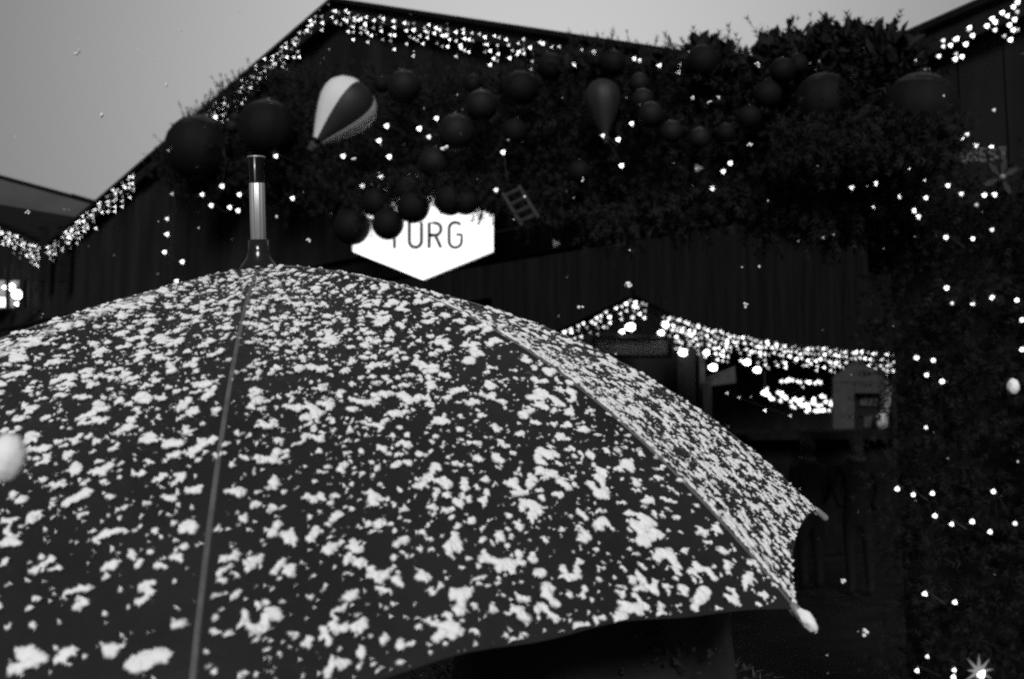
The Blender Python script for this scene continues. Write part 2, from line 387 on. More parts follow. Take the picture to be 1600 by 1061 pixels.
def icicle_rake(label, ta, tb, group, dens=.068, lo=1, hi=5, skip=.12, drop=.046, off=.17, hmin=.05):
    pts, paths = [], []; n = int(abs(tb-ta)/dens); base = []
    for i in range(n):
        t = ta+(tb-ta)*(i+.5+random.uniform(-.35, .35))/n; z = roofline(t)-hmin-random.uniform(0, .03)
        base.append(at(t, z, off))
        if random.random() < skip: continue
        k = random.choice(range(lo, hi+1)); col = [at(t, z, off)]
        for j in range(k):
            tt = t+random.uniform(-.022, .022); zz = z-.012-j*drop-random.uniform(-.014, .014); p = at(tt, zz, off+random.uniform(-.015, .02)); col.append(p)
            pts.append((p, random.choices((0, 1, 2), (5, 3, 2.6))[0], random.uniform(.56, .86)))
        paths.append(col)
    paths.append(base); return light_string(label, pts, group, .0018, paths, at(ta, roofline(ta)-.05, off))
t_l1, _ = tz(front(240, 264)); t_e, _ = tz(front(905, 70)); t_a1, _ = tz(front(350, 172))
icicle_rake('icicle lights on the left rake of the central gable, below the balloon', VT+.05, t_l1, G_IC, .05, 2, 5, .04)
icicle_rake('icicle lights on the upper left rake just left of the highest peak', t_a1, AT-.03, G_IC, .05, 2, 5, .04)
icicle_rake('icicle lights on the long right rake of the central gable', AT+.05, t_e, G_IC, .05, 1, 5, .06)
icicle_rake('icicle lights along the far left stall roof edge', LT+1.2, VT-.05, G_IC, .055, 1, 5, .05)
def px_string(label, lst, group, off=.5, cable=True, origin=None, plane=None):
    pts = []
    for q in lst:
        px, py = q[0], q[1]; lvl = q[2] if len(q) > 2 else 0
        p = plane(px, py) if plane else front(px, py, off+random.uniform(-.04, .04)); pts.append((p, lvl, random.uniform(.9, 1.12)*min(1.25, np.dot(p-CAM, FWD)/5.0)))
    paths = []
    for i in range(len(pts)-1):
        a, b = pts[i][0], pts[i+1][0]
        if np.linalg.norm(a-b) < 1.1: paths.append([a+Z3*.018, (a+b)/2-Z3*(.02+.08*np.linalg.norm(a-b))+N3*.06, b+Z3*.018])
    return light_string(label, pts, group, .002, paths if cable else None)
px_string('few fairy lights where the long right rake meets the greenery', [(909, 80), (928, 82), (898, 100), (884, 88), (887, 96, 1), (990, 92), (999, 95), (1010, 94, 1), (1030, 103), (1037, 101, 1), (1061, 102), (1060, 113)], G_IC, .3)
roofR = [(1555, 12), (1530, 40), (1463, 75), (1495, 93), (1404, 110), (1422, 130), (1373, 153), (1420, 178, 1), (1270, 163), (1262, 178, 2), (1288, 210), (1195, 228), (1183, 234, 1), (1247, 262), (1157, 268), (1114, 240, 1), (1114, 275, 1), (1088, 332, 1), (1190, 320, 2), (1185, 350), (1225, 335), (1537, 115), (1507, 148), (1530, 177), (1555, 176, 2), (1475, 213, 2), (1513, 235), (1553, 70, 2), (948, 357, 1)]
px_string('fairy lights on the roof edge of the right stall, top right corner', [(1180+x[0]/3.79, x[1]/3.79)+tuple(x[2:]) for x in roofR], G_IC, .2, False)

# ---------------------------------------------------------------- fir garland and fir-clad pillar
def twig(mb, p, d, L, wdt, nn):
    d, a, b = frame_of(d); ph = random.uniform(0, 3.14)
    v = [p-a*wdt*.06, p+a*wdt*.06, p+d*L]; f = [(0, 1, 2)]
    for i in range(nn):
        s = (i+.3)/nn; c = p+d*L*s; q = ph+i*2.4; side = math.cos(q)*a+math.sin(q)*b; ln = wdt*(1-.45*s)
        o = len(v); v += [c-d*L*.035, c+d*L*.05, c+side*ln+d*L*.13]; f.append((o, o+1, o+2))
        o = len(v); v += [c-d*L*.035, c+d*L*.05, c-side*ln+d*L*.13]; f.append((o, o+1, o+2))
    mb.add(v, f)
def leaf(mb, p, d, L, wd):
    d, a, b = frame_of(d); q = random.uniform(0, 6.28); side = math.cos(q)*a+math.sin(q)*b; nrm = np.cross(d, side)
    v = [p, p+d*L*.4+side*wd+nrm*wd*.35, p+d*L*.45, p+d*L*.4-side*wd+nrm*wd*.35, p+d*L*.8+side*wd*.6+nrm*wd*.1, p+d*L*.8-side*wd*.6+nrm*wd*.1, p+d*L-nrm*wd*.4]
    mb.add(v, [(0, 1, 2), (0, 2, 3), (1, 4, 6, 2), (2, 6, 5, 3)])
TOP = [(252, 245), (285, 192), (310, 182), (335, 162), (362, 132), (378, 124), (400, 118), (440, 110), (520, 118), (640, 118), (760, 122), (850, 98), (900, 82), (1000, 100), (1060, 96), (1090, 72), (1120, 84), (1180, 82), (1200, 70), (1240, 66), (1290, 52), (1340, 60), (1390, 64), (1430, 80)]
BOT = [(252, 262), (300, 300), (400, 300), (500, 320), (570, 330), (640, 318), (700, 312), (750, 312), (900, 310), (1100, 320), (1300, 330), (1430, 340)]
tx = np.array(TOP, float); bx_ = np.array(BOT, float)
fir = MB()
for i in range(5200):
    px = random.uniform(252, 1430); y0 = np.interp(px, tx[:, 0], tx[:, 1]); y1 = np.interp(px, bx_[:, 0], bx_[:, 1])
    py = y0+(y1-y0)*random.random(); off = .08+.42*random.random()
    p = front(px, py+8, off); d = np.array([random.gauss(0, 1), random.gauss(-.3, 1), random.gauss(.25, .8)])
    twig(fir, p, d, random.uniform(.09, .20), random.uniform(.02, .036), 8)
for i in range(420):        # sprigs that stand up along the upper edge
    px = random.uniform(290, 1100); y0 = np.interp(px, tx[:, 0], tx[:, 1])
    if px > 470 and random.random() < .6: continue
    p = front(px, y0+random.uniform(2, 16), random.uniform(.15, .5)); d = np.array([random.gauss(0, .35), random.gauss(0, .3), 1])
    twig(fir, p, d, random.uniform(.07, .19), random.uniform(.018, .028), 10)
for i in range(750):     # the lower fringe that hangs in front of the sign's upper edge
    px = random.uniform(540, 735); yl = np.interp(px, [540, 575, 600, 640, 660, 690, 720, 752], [372, 345, 335, 325, 312, 312, 318, 322])
    p = front(px, random.uniform(275, yl), random.uniform(.66, .74)); twig(fir, p, np.array([random.gauss(0, 1), random.gauss(0, .6), random.gauss(0, .6)]), random.uniform(.06, .11), random.uniform(.02, .03), 8)
for i in range(1500):
    px = random.uniform(760, 1400); y = 300+14*math.sin(px*.021)+10*math.sin(px*.053+1)+random.uniform(-20, 38)*random.random()
    p = front(px, y, random.uniform(.15, .5)); twig(fir, p, np.array([random.gauss(0, .5), random.gauss(0, .4), random.gauss(-.9, .4)]), random.uniform(.10, .24), random.uniform(.02, .034), 8)
for i in range(800):
    px, py = random.uniform(1215, 1500), random.uniform(165, 260)
    if py < 178+.0009*(px-1360)**2*.4: continue
    twig(fir, front(px, py, random.uniform(.5, .78)), np.array([random.gauss(0, 1), random.gauss(0, .6), random.gauss(-.4, .7)]), random.uniform(.07, .14), random.uniform(.02, .03), 7)
gar = thing('fir_garland', front(840, 320, .3), 'thick dark fir garland stuffed with baubles across the gable', 'garland')
tag(mesh('fir_branches', fir, M['fir'], gar, recalc=False), kind='stuff')
lv = MB()
for i in range(420):
    px = random.gauss(0, 1)
    cxs = random.choice([1095, 1098, 1105, 1190, 1200, 1240, 1300, 1298, 1310, 1390, 1130, 1195, 1205, 1232, 1245, 1285, 1290, 1300, 1332, 1345, 1385, 1392, 1410, 890, 1020])
    px = cxs+random.gauss(0, 11); y0 = np.interp(px, tx[:, 0], tx[:, 1])
    p = front(px, y0+random.uniform(-2, 26), random.uniform(.2, .5)); d = np.array([random.gauss(0, .6), random.gauss(0, .5), random.gauss(.7, .5)])
    leaf(lv, p, d, random.uniform(.06, .11), random.uniform(.020, .034))
for i in range(900):
    px = random.uniform(1070, 1430); y0 = np.interp(px, tx[:, 0], tx[:, 1])
    p = front(px, y0+random.uniform(6, 60), random.uniform(.2, .5)); d = np.array([random.gauss(0, .8), random.gauss(0, .8), random.gauss(.3, .8)])
    leaf(lv, p, d, random.uniform(.04, .07), random.uniform(.012, .02))
tag(mesh('leaf_sprays', lv, M['leaf'], gar, recalc=False), kind='stuff')
# tallest curled sprays against the sky
for px, py, hgt, lean in ((1233, 66, .13, .5), (1290, 52, .09, -.2), (1112, 78, .07, .35), (1400, 62, .08, .1), (1200, 74, .07, 0), (1340, 58, .07, .2), (375, 136, .09, -.3), (893, 80, .06, -.1)):
    mb = MB(); p = front(px, py+6, .35)
    pts = [p+np.array([lean*.3*hgt*s*s, 0, hgt*s]) for s in (0, .35, .7, 1)]; tube(mb, pts, [.006, .005, .004, .002], 5)
    for k in range(9):
        s = random.uniform(.25, 1); c = p+np.array([lean*.3*hgt*s*s, 0, hgt*s]); leaf(mb, c, np.array([random.gauss(lean*.4, .5), random.gauss(0, .4), random.gauss(.8, .3)]), random.uniform(.03, .055), random.uniform(.009, .015))
    mesh('spray', mb, M['leaf'], gar, recalc=False)
# twig backing rail
mb = MB(); tube(mb, [front(x, np.interp(x, bx_[:, 0], bx_[:, 1])-25, .12) for x in range(260, 1430, 60)], .05, 7); mesh('backing_rail', mb, M['timber_edge'], gar)

pil = thing('fir_clad_pillar', at(4.35, 0, .1), 'broad pillar clad in dark fir branches beside the right stall', 'pillar')
mb = MB(); box_at(mb, at(4.80, 1.3, .06), U3, N3, Z3, .86, .10, 1.3); mesh('core', mb, M['timber'], pil)
pf = MB()
for i in range(5200):
    t = random.uniform(3.90, 5.7); z = random.uniform(.02, 2.72)
    p = at(t, z, random.uniform(.14, .30)); d = np.array([random.gauss(-.3, .8), random.gauss(-.5, .8), random.gauss(-.1, .8)])
    twig(pf, p, d, random.uniform(.08, .18), random.uniform(.018, .03), 7)
tag(mesh('fir_branches', pf, M['fir'], pil, recalc=False), kind='stuff')

G_GL = 'fairy lights in the fir garland'
px_string('fairy lights strung under the striped balloon and round the nearby baubles', [(431, 244), (536, 244), (608, 245), (592, 220), (604, 197), (655, 201), (682, 185), (670, 214, 1), (653, 275), (595, 277), (566, 290), (600, 298), (687, 312), (700, 304, 1), (716, 324), (724, 322), (775, 297, 1), (786, 238)], G_GL, .62)
px_string('cluster of fairy lights low on the left, above the umbrella ferrule', [(337, 183), (347, 291), (316, 304), (330, 321), (359, 324), (372, 329), (374, 304), (457, 310)], G_GL, .55)
px_string('short fairy light strand hanging down the left side to the umbrella', [(269, 303, 2), (261, 342, 1), (261, 366), (257, 394), (285, 409), (276, 439)], G_GL, .4)
px_string('four fairy lights on the dark drooping balloon, middle of the garland', [(987, 193), (966, 218), (942, 212, 1), (971, 259)], G_GL, .62)
px_string('three fairy lights below the row of small baubles', [(1141, 255), (1130, 268), (1113, 294)], G_GL, .55)
G_PL = 'fairy lights on the fir-clad pillar'
px_string('fairy lights over the dim lettering at the top of the pillar', [(1420, 266), (1503, 216), (1511, 210, 1), (1525, 227), (1549, 230), (1553, 172, 2)], G_PL, .36)
px_string('fairy lights draped across the upper pillar below the straw star', [(1331, 293), (1355, 293), (1369, 287), (1360, 301), (1366, 323), (1406, 307), (1444, 280), (1447, 309), (1429, 329), (1435, 339), (1481, 290), (1502, 303, 1), (1538, 305), (1554, 304), (1526, 320, 2)], G_PL, .36)
px_string('three bright fairy lights under the draped upper strand of the pillar', [(1478, 371), (1520, 373), (1550, 359, 1)], G_PL, .36)
px_string('fairy light swag across the middle of the pillar at far stall height', [(1479, 450), (1487, 474, 1), (1520, 474), (1550, 465), (1589, 469), (1597, 500), (1597, 546)], G_PL, .36)
px_string('fairy lights on the pillar right beside the far stall eave', [(1432, 559), (1458, 563), (1448, 586), (1472, 596), (1447, 668, 1)], G_PL, .36)
px_string('fairy light swag on the lower pillar right of the umbrella tip', [(1402, 764), (1427, 773), (1457, 771), (1461, 806), (1487, 819), (1519, 815), (1547, 831), (1552, 768), (1586, 818, 1)], G_PL, .36)
px_string('two fairy lights on the pillar below the umbrella hem level', [(1445, 928), (1492, 941)], G_PL, .36)
px_string('lowest fairy lights on the pillar beside the lit star-shaped twig', [(1449, 1026, 1), (1433, 1048), (1491, 1047), (1490, 1058)], G_PL, .36)

# star-shaped lit twig at the pillar foot, its light added as glow
c = front(1530, 1050, .42); st = thing('star_glow', c, 'star-shaped fir twig lit by a bulb at the bottom right', 'star')
mb = MB()
for k in range(9):
    q = 2*math.pi*k/9+.2; dv = math.cos(q)*RIGHT+math.sin(q)*UP; sd_ = -math.sin(q)*RIGHT+math.cos(q)*UP; L = random.uniform(.045, .07)
    v = [c+sd_*.010, c-sd_*.010, c-FWD*.012, c+FWD*.012, c+dv*L]; mb.add(v, [(0, 2, 4), (2, 1, 4), (1, 3, 4), (3, 0, 4)])
mesh('ray', mb, M['star_lit'], st)
o = link('bulb', BD[0], st, c-FWD*.03-RIGHT*.006); o.scale = (1.2, 1.2, 1.7); o.rotation_euler = (0, .7, 0)

# ---------------------------------------------------------------- baubles
G_BA = 'dark baubles in the fir garland'
baubles = [  # px, py, r, off, mat, frost, label
 (311, 232, 52, .55, 'd', 1, 'huge dark bauble at the left end of the garland, against the sky'),
 (418, 202, 46, .62, 'd', 1, 'big dark bauble between the leftmost bauble and the striped balloon'),
 (368, 184, 9, .62, 'g', 0, 'upper of two tiny baubles left of the big bauble near the sky'),
 (363, 198, 11, .64, 'g', 0, 'lower of two tiny baubles left of the big bauble near the sky'),
 (631, 135, 26, .60, 'g', 1, 'frost-topped ribbed bauble just right of the striped balloon top'),
 (597, 132, 13, .60, 'd', 1, 'small bauble tucked between striped balloon and ribbed bauble'),
 (713, 207, 29, .68, 'g', 1, 'large charcoal bauble right of the fairy light at the garland middle'),
 (752, 165, 25, .62, 'g', 1, 'bauble with frosted top, up and right of the large charcoal bauble'),
 (740, 131, 15, .5, 'd', 1, 'small bauble behind the frosted-top bauble'),
 (813, 138, 27, .6, 'd', 1, 'dark bauble under the eave lights, right of the frosted-top bauble'),
 (860, 104, 21, .5, 'd', 1, 'bauble touching the end of the eave light row'),
 (678, 254, 24, .68, 'g', 0, 'plain bauble below the large charcoal bauble'),
 (643, 297, 23, .70, 'g', 0, 'plain bauble right above the white hexagonal sign'),
 (804, 205, 20, .62, 'd', 0, 'dark bauble in the gap right of the large charcoal bauble'),
 (905, 268, 18, .6, 'd', 0, 'lone dark bauble left of the balloon basket'),
 (958, 98, 20, .5, 'd', 1, 'bauble under the roofline at the end of the long rake'),
 (999, 130, 16, .58, 'g', 1, 'topmost of four small baubles stepping down to the right'),
 (1004, 156, 18, .62, 'g', 1, 'second of four small baubles stepping down to the right'),
 (1017, 179, 20, .66, 'g', 1, 'third and brightest topped of the small baubles stepping down'),
 (1050, 206, 18, .66, 'g', 1, 'left of the three small baubles in a row at the garland bottom'),
 (1093, 216, 17, .66, 'g', 1, 'middle of the three small baubles in a row at the garland bottom'),
 (1134, 208, 15, .66, 'd', 1, 'right of the three small baubles in a row at the garland bottom'),
 (1170, 183, 19, .64, 'd', 0, 'bauble up and right of the row of three small baubles'),
 (1098, 96, 26, .5, 'd', 1, 'bauble under the first leafy spray at the end of the roofline'),
 (1222, 110, 20, .58, 'd', 1, 'front one of two touching baubles below the tall leafy sprays'),
 (1246, 101, 17, .52, 'd', 1, 'rear one of two touching baubles below the tall leafy sprays'),
 (1199, 148, 22, .6, 'd', 0, 'bauble left of the wide dome bauble on the right'),
 (1287, 160, 46, .46, 'd', 1, 'wide dark dome-like bauble below the tallest leaves'),
 (1436, 172, 58, .5, 'd', 1, 'largest frosted bauble at the right end of the garland'),
 (606, 350, 25, .72, 'd', 0, 'black bauble covering the first letter of the hexagonal sign'),
 (646, 323, 26, .72, 'd', 0, 'black bauble covering the top of the letter U on the sign'),
 (588, 316, 23, .72, 'd', 0, 'black bauble at the upper left edge of the hexagonal sign'),
 (550, 354, 29, .70, 'd', 0, 'black bauble covering the left corner of the hexagonal sign'),
 (703, 312, 25, .72, 'd', 0, 'black bauble above the letter R on the sign'),
 (728, 316, 20, .70, 'd', 0, 'black bauble above the letter G on the sign'),
]
def bauble(px, py, rp, off, mk, fr, label):
    c = front(px, py, off); d = np.dot(c-CAM, FWD); r = rp/F_PX*d
    o = thing('bauble', c, label, 'bauble', G_BA)
    mb = MB(); ax = np.array([random.uniform(-.2, .2), random.uniform(-.2, .2), 1])
    big = rp > 40
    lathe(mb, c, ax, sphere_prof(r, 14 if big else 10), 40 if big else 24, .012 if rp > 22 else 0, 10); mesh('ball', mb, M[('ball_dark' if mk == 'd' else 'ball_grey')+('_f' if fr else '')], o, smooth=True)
    a = ax/np.linalg.norm(ax)
    mb = MB(); lathe(mb, c+a*r*.97, ax, [(r*.14, 0), (r*.15, r*.08), (r*.13, r*.16), (.001, r*.18)], 10); mesh('cap', mb, M['black_plastic'], o, smooth=True)
    return o
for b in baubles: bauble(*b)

# ---------------------------------------------------------------- toy hot-air balloons
def hot_air_balloon(bot, top, rmax, label, striped, twist=.25, phase=0.0, n=8):
    bot, top = np.array(bot), np.array(top); ax = top-bot; L = np.linalg.norm(ax); d = ax/L
    b = CAM-bot; b = b-d*np.dot(b, d); b /= np.linalg.norm(b); a = np.cross(b, d)       # b faces the square
    prof = [(0.20, .05), (.38, .16), (.59, .29), (.79, .43), (.94, .56), (1.0, .68), (.98, .78), (.84, .88), (.62, .95), (.36, .99), (.10, 1.0)]
    root = thing('toy_balloon', bot, label, 'balloon ornament', 'toy hot-air balloons in the garland')
    for k in range(n):
        mb = MB(); v = []; ns = 6
        for r, z in prof:
            for j in range(ns+1):
                q = phase+2*math.pi*(k+j/ns)/n+twist*(z-.5); rr = r*rmax*(1+.02*math.sin(math.pi*j/ns)); v.append(bot+d*L*z+rr*(math.cos(q)*a+math.sin(q)*b))
        f = [(i*(ns+1)+j, i*(ns+1)+j+1, (i+1)*(ns+1)+j+1, (i+1)*(ns+1)+j) for i in range(len(prof)-1) for j in range(ns)]
        mb.add(v, f); mesh('gore', mb, M['ballo_white'] if (striped and k % 2 == 0) else M['ballo_dark'], root, smooth=True)
    mb = MB(); lathe(mb, bot+d*L*.955, d, [(rmax*.36, .02*L), (rmax*.33, L*.04), (rmax*.2, L*.056), (.002, L*.065)], 16); mesh('crown', mb, M['ball_grey'], root, smooth=True)
    mb = MB(); lathe(mb, bot+d*L*.045, d, [(rmax*.15, 0), (rmax*.2, L*.06)], 12); mesh('skirt', mb, M['ballo_dark'], root, smooth=True)
    bs = bot-d*L*.12
    mb = MB(); lathe(mb, bs, d, [(rmax*.13, 0), (rmax*.17, L*.09), (rmax*.19, L*.10), (rmax*.17, L*.10)], 10); mesh('basket', mb, M['wicker'], root, smooth=True)
    for q in (0.7, 2.3, 3.9, 5.4):
        mb = MB(); o = math.cos(q)*a+math.sin(q)*b; tube(mb, [bs+d*L*.1+o*rmax*.17, bot+d*L*.06+o*rmax*.17], .0025, 4); mesh('rope', mb, M['rope'], root)
    return root
bt, tp = front(493, 225, 1.02), front(566, 137, .78)
hot_air_balloon(bt, tp, .172, 'striped black and white toy hot-air balloon tilted in the garland', True, .12, math.radians(8), 6)
hot_air_balloon(front(946, 214, .62), front(940, 126, .62), .085, 'dark toy hot-air balloon hanging upright with frost on its crown', False, 0, .2)

# ladder ornament
c0, c1 = front(811, 291, .6), front(842, 341, .6); ld_ = thing('toy_ladder', c0, 'small pale toy ladder leaning in the garland right of the sign', 'ladder ornament')
sidev = front(786, 303, .62)-c0
for k, o in ((0, 0.0), (1, 1.0)):
    mb = MB(); tube(mb, [c0+sidev*o, c1+sidev*o], .010, 6); mesh('rail', mb, M['ladder'], ld_)
for s in (.08, .36, .62, .88):
    mb = MB(); p = c0+(c1-c0)*s; tube(mb, [p, p+sidev], .012, 6); mesh('rung', mb, M['ladder'], ld_)
# straw stars on the pillar
def straw_star(px, py, r, arms, label):
    c = front(px, py, .42); o = thing('straw_star', c, label, 'star ornament', 'straw stars on the pillar')
    for q in arms:
        q = math.radians(q); dv = math.cos(q)*RIGHT+math.sin(q)*UP; sv_ = -math.sin(q)*RIGHT+math.cos(q)*UP
        mb = MB(); prism(mb, [c+dv*r*.08, c+dv*r*.6+sv_*r*.17, c+dv*r*.95+sv_*r*.08, c+dv*r, c+dv*r*.95-sv_*r*.08, c+dv*r*.6-sv_*r*.17], -FWD*.012); mesh('arm', mb, M['straw'], o)
    mb = MB(); lathe(mb, c-FWD*.02, -FWD, sphere_prof(.012, 6), 10); mesh('bead', mb, M['pale_plastic'], o, smooth=True)
    return o
straw_star(1466, 262, .085, (-22, -88, -145, 118, 60), 'straw star with a pale bead left of the dim lettering')
straw_star(1562, 278, .07, (30, 78, 130, 205, 300), 'dim straw star under the right end of the lettering')
# dim frosted lettering
STROKES = {'F': [[(0, 0), (0, 1)], [(0, 1), (.6, 1)], [(0, .55), (.5, .55)]],
 'O': [[(.1, 0), (.55, 0)], [(.65, .12), (.65, .88)], [(.55, 1), (.1, 1)], [(0, .88), (0, .12)]],
 'R': [[(0, 0), (0, 1)], [(0, 1), (.5, 1)], [(.6, .92), (.6, .6)], [(.5, .52), (0, .52)], [(.25, .5), (.62, 0)]],
 'E': [[(0, 0), (0, 1)], [(0, 1), (.6, 1)], [(0, .5), (.5, .5)], [(0, 0), (.6, 0)]],
 'S': [[(0, .05), (.5, 0)], [(.6, .1), (.6, .42)], [(.5, .5), (.1, .5)], [(0, .58), (0, .9)], [(.1, 1), (.6, .96)]],
 'T': [[(.3, 0), (.3, 1)], [(0, 1), (.62, 1)]]}
fo = thing('frosted_lettering', front(1480, 255, .42), 'dim frosted capital lettering on the upper pillar beside the straw star', 'lettering')
e0, e1 = front(1486, 255, .42), front(1576, 250, .42); ex = (e1-e0)/6; hgt = np.linalg.norm(ex)*1.25
for i, ch in enumerate('FOREST'):
    mb = MB()
    for sg in STROKES[ch]:
        pts = [e0+ex*(i+.12+p[0]*1.0)+Z3*hgt*p[1] for p in sg]; tube(mb, pts, .0095, 6)
    mesh('letter', mb, M['frosted_letter'], fo)

# ---------------------------------------------------------------- white hexagonal sign
SD = 6.0
hexp = [(771, 335), (771, 393), (661, 437.5), (551, 393), (551, 335), (661, 290)]
sg = thing('hexagonal_sign', pix(661, 437, SD), 'white illuminated hexagonal sign with thin dark capitals, half hidden', 'sign')
mb = MB(); prism(mb, [pix(x, y, SD) for x, y in hexp], FWD*.02); mesh('light_panel', mb, M['sign_lit'], sg)
inner = [(661+(x-661)*1.012, 364+(y-364)*1.018) for x, y in hexp]
mb = MB(); prism(mb, [pix(x, y, SD+.022) for x, y in inner], FWD*.10); mesh('casing', mb, M['timber_edge'], sg)
mb = MB(); tube(mb, [pix(661, 290, SD+.07), pix(661, 240, SD+.3)], .012, 6); mesh('bracket', mb, M['timber_edge'], sg)
def arc(cx, cy, rx, ry, a0, a1, n=9): return [(cx+rx*math.cos(math.radians(a0+(a1-a0)*i/n)), cy-ry*math.sin(math.radians(a0+(a1-a0)*i/n))) for i in range(n+1)]
letters = {
 'Y': [[(605.5, 348), (616.3, 369), (616.3, 388)], [(627, 348), (616.3, 369)]],
 'U': [[(639.5, 347), (639.5, 377)]+arc(649, 377, 9.5, 9.5, 180, 360)+[(658.5, 347)]],
 'R': [[(670.5, 387.5), (670.5, 348.5), (680, 348.5)]+arc(680.5, 358, 8.5, 9.5, 90, -90)+[(670.5, 367.5)], [(680, 367.5), (689, 387)]],
 'G': [arc(711.5, 357, 9.8, 9.5, 35, 180)+arc(711.5, 377, 9.8, 9.8, 180, 360)+[(721.3, 366.5), (713, 366.5)]]}
for ch, strokes in letters.items():
    mb = MB()
    for s in strokes: tube(mb, [pix(x, y, SD-.004) for x, y in s], 2.7/F_PX*SD, 6)
    mesh('letter', mb, M['sign_letter'], sg)
mb = MB()
for x0, x1, y, s in ((623, 630, 404, 1), (638, 644, 405, 1), (646, 652, 404.5, 1), (655, 660, 405, 1), (678, 684, 404, 1), (687, 693, 403.5, 1), (696, 703, 402.5, 1)):
    tube(mb, [pix(x0, y+3.5, SD-.001), pix((x0+x1)/2, y-3.5, SD-.001), pix(x1, y+3.5, SD-.001)], .35/F_PX*SD, 4)
mesh('small_print', mb, M['sign_faint'], sg)

# ---------------------------------------------------------------- far lit stall
FD = 12.0
fs = thing('lit_far_stall', pix(1100, 700, 13.5)*np.array([1, 1, 0]), 'distant stall with lights massed along its eave, seen beyond the umbrella', 'market stall')
ap, le, re_ = (991, 466), (872, 524), (1052, 498)
mb = MB(); prism(mb, [pix(*ap, FD), pix(*le, FD), pix(le[0], le[1]+5, FD), pix(*[ap[0], ap[1]+5], FD), pix(re_[0], re_[1]+5, FD), pix(*re_, FD)][::-1], FWD*.06); mesh('barge_board', mb, M['timber_edge'], fs)
for e in (le, re_):
    mb = MB(); prism(mb, [pix(*ap, FD+.06), pix(*e, FD+.06), pix(*e, FD+.06)+FWD*2.5, pix(*ap, FD+.06)+FWD*2.5], Z3*.05); mesh('roof', mb, M['roof'], fs)
mb = MB(); prism(mb, [pix(ap[0], ap[1]+6, FD+.5), pix(le[0]+8, le[1]+4, FD+.5), pix(re_[0]-4, re_[1]+6, FD+.5)], FWD*.03); mesh('gable_wall', mb, M['house_board'], fs)
def eave(x): return float(np.interp(x, (1040, 1090, 1150, 1240, 1320, 1392), (492, 507, 523, 539, 546, 551))), float(np.interp(x, (1040, 1392), (12.0, 16.0)))
ev = [pix(x, eave(x)[0], eave(x)[1]) for x in range(1040, 1400, 32)]
mb = MB(); n = len(ev); v = ev+[p-Z3*.09 for p in ev]+[p+FWD*2.6+Z3*.03+RIGHT*.5 for p in ev]
mb.add(v, [(i, i+1, n+i+1, n+i) for i in range(n-1)]+[(i, i+1, 2*n+i+1, 2*n+i) for i in range(n-1)]); mesh('roof', mb, M['roof'], fs, recalc=False)
for x0, x1, y0, y1, d, m in ((1058, 1086, 545, 700, 12.3, 'post'), (1092, 1101, 548, 640, 12.8, 'post'), (1097, 1111, 598, 660, 12.6, 'post'), (1392, 1399, 556, 700, 16, 'timber_edge'), (930, 938, 520, 700, 12.1, 'timber_edge')):
    a, b = pix(x0, y0, d), pix(x1, y1, d); mb = MB(); box_at(mb, (a+b)/2, RIGHT, FWD*np.array([1, 1, 0]), Z3, (b[0]-a[0])/2, .05, (a[2]-b[2])/2); mesh('post', mb, M[m], fs)
mb = MB(); prism(mb, [pix(880, 512, 15.2), pix(1400, 556, 17.5), pix(1400, 790, 17.5), pix(880, 790, 15.2)], FWD*.05); mesh('back_wall', mb, M['timber'], fs)
a, b = pix(1110, 672, 13.4), pix(1395, 672, 15.6); mb = MB(); prism(mb, [a, b, b-Z3*.1, a-Z3*.1], -FWD*.4); mesh('counter', mb, M['roof'], fs)
mb = MB(); prism(mb, [a-Z3*.1, b-Z3*.1, np.array([b[0], b[1], .02]), np.array([a[0], a[1], .02])], FWD*.04); mesh('counter_front', mb, M['roof'], fs)
mb = MB(); prism(mb, [pix(1102, 590, 12.9), pix(1148, 572, 12.9), pix(1150, 598, 12.7), pix(1104, 604, 12.7)], FWD*.05-UP*.02); mesh('awning', mb, M['post'], fs)
mb = MB(); tube(mb, [pix(990, 466, FD), pix(990, 452, FD)], .02, 6); mesh('finial', mb, M['timber_edge'], fs)
# name board of the far stall
sb = thing('name_board', pix(990, 560, FD-.05), 'grey weathered wooden board under the gable of the far stall', 'board')
for i in range(3):
    mb = MB(); prism(mb, rect_px(930, 529+i*8.6, 1043, 536.8+i*8.6, FD-.04+.006*(i % 2)), FWD*.03); mesh('plank', mb, M['board'], sb)
for r in ((924, 524, 1050, 528), (924, 555.5, 1050, 560), (1044, 528, 1050, 555.5), (924, 528, 930, 555.5)):
    mb = MB(); prism(mb, rect_px(*r, FD-.07), FWD*.06); mesh('frame', mb, M['post'], sb)
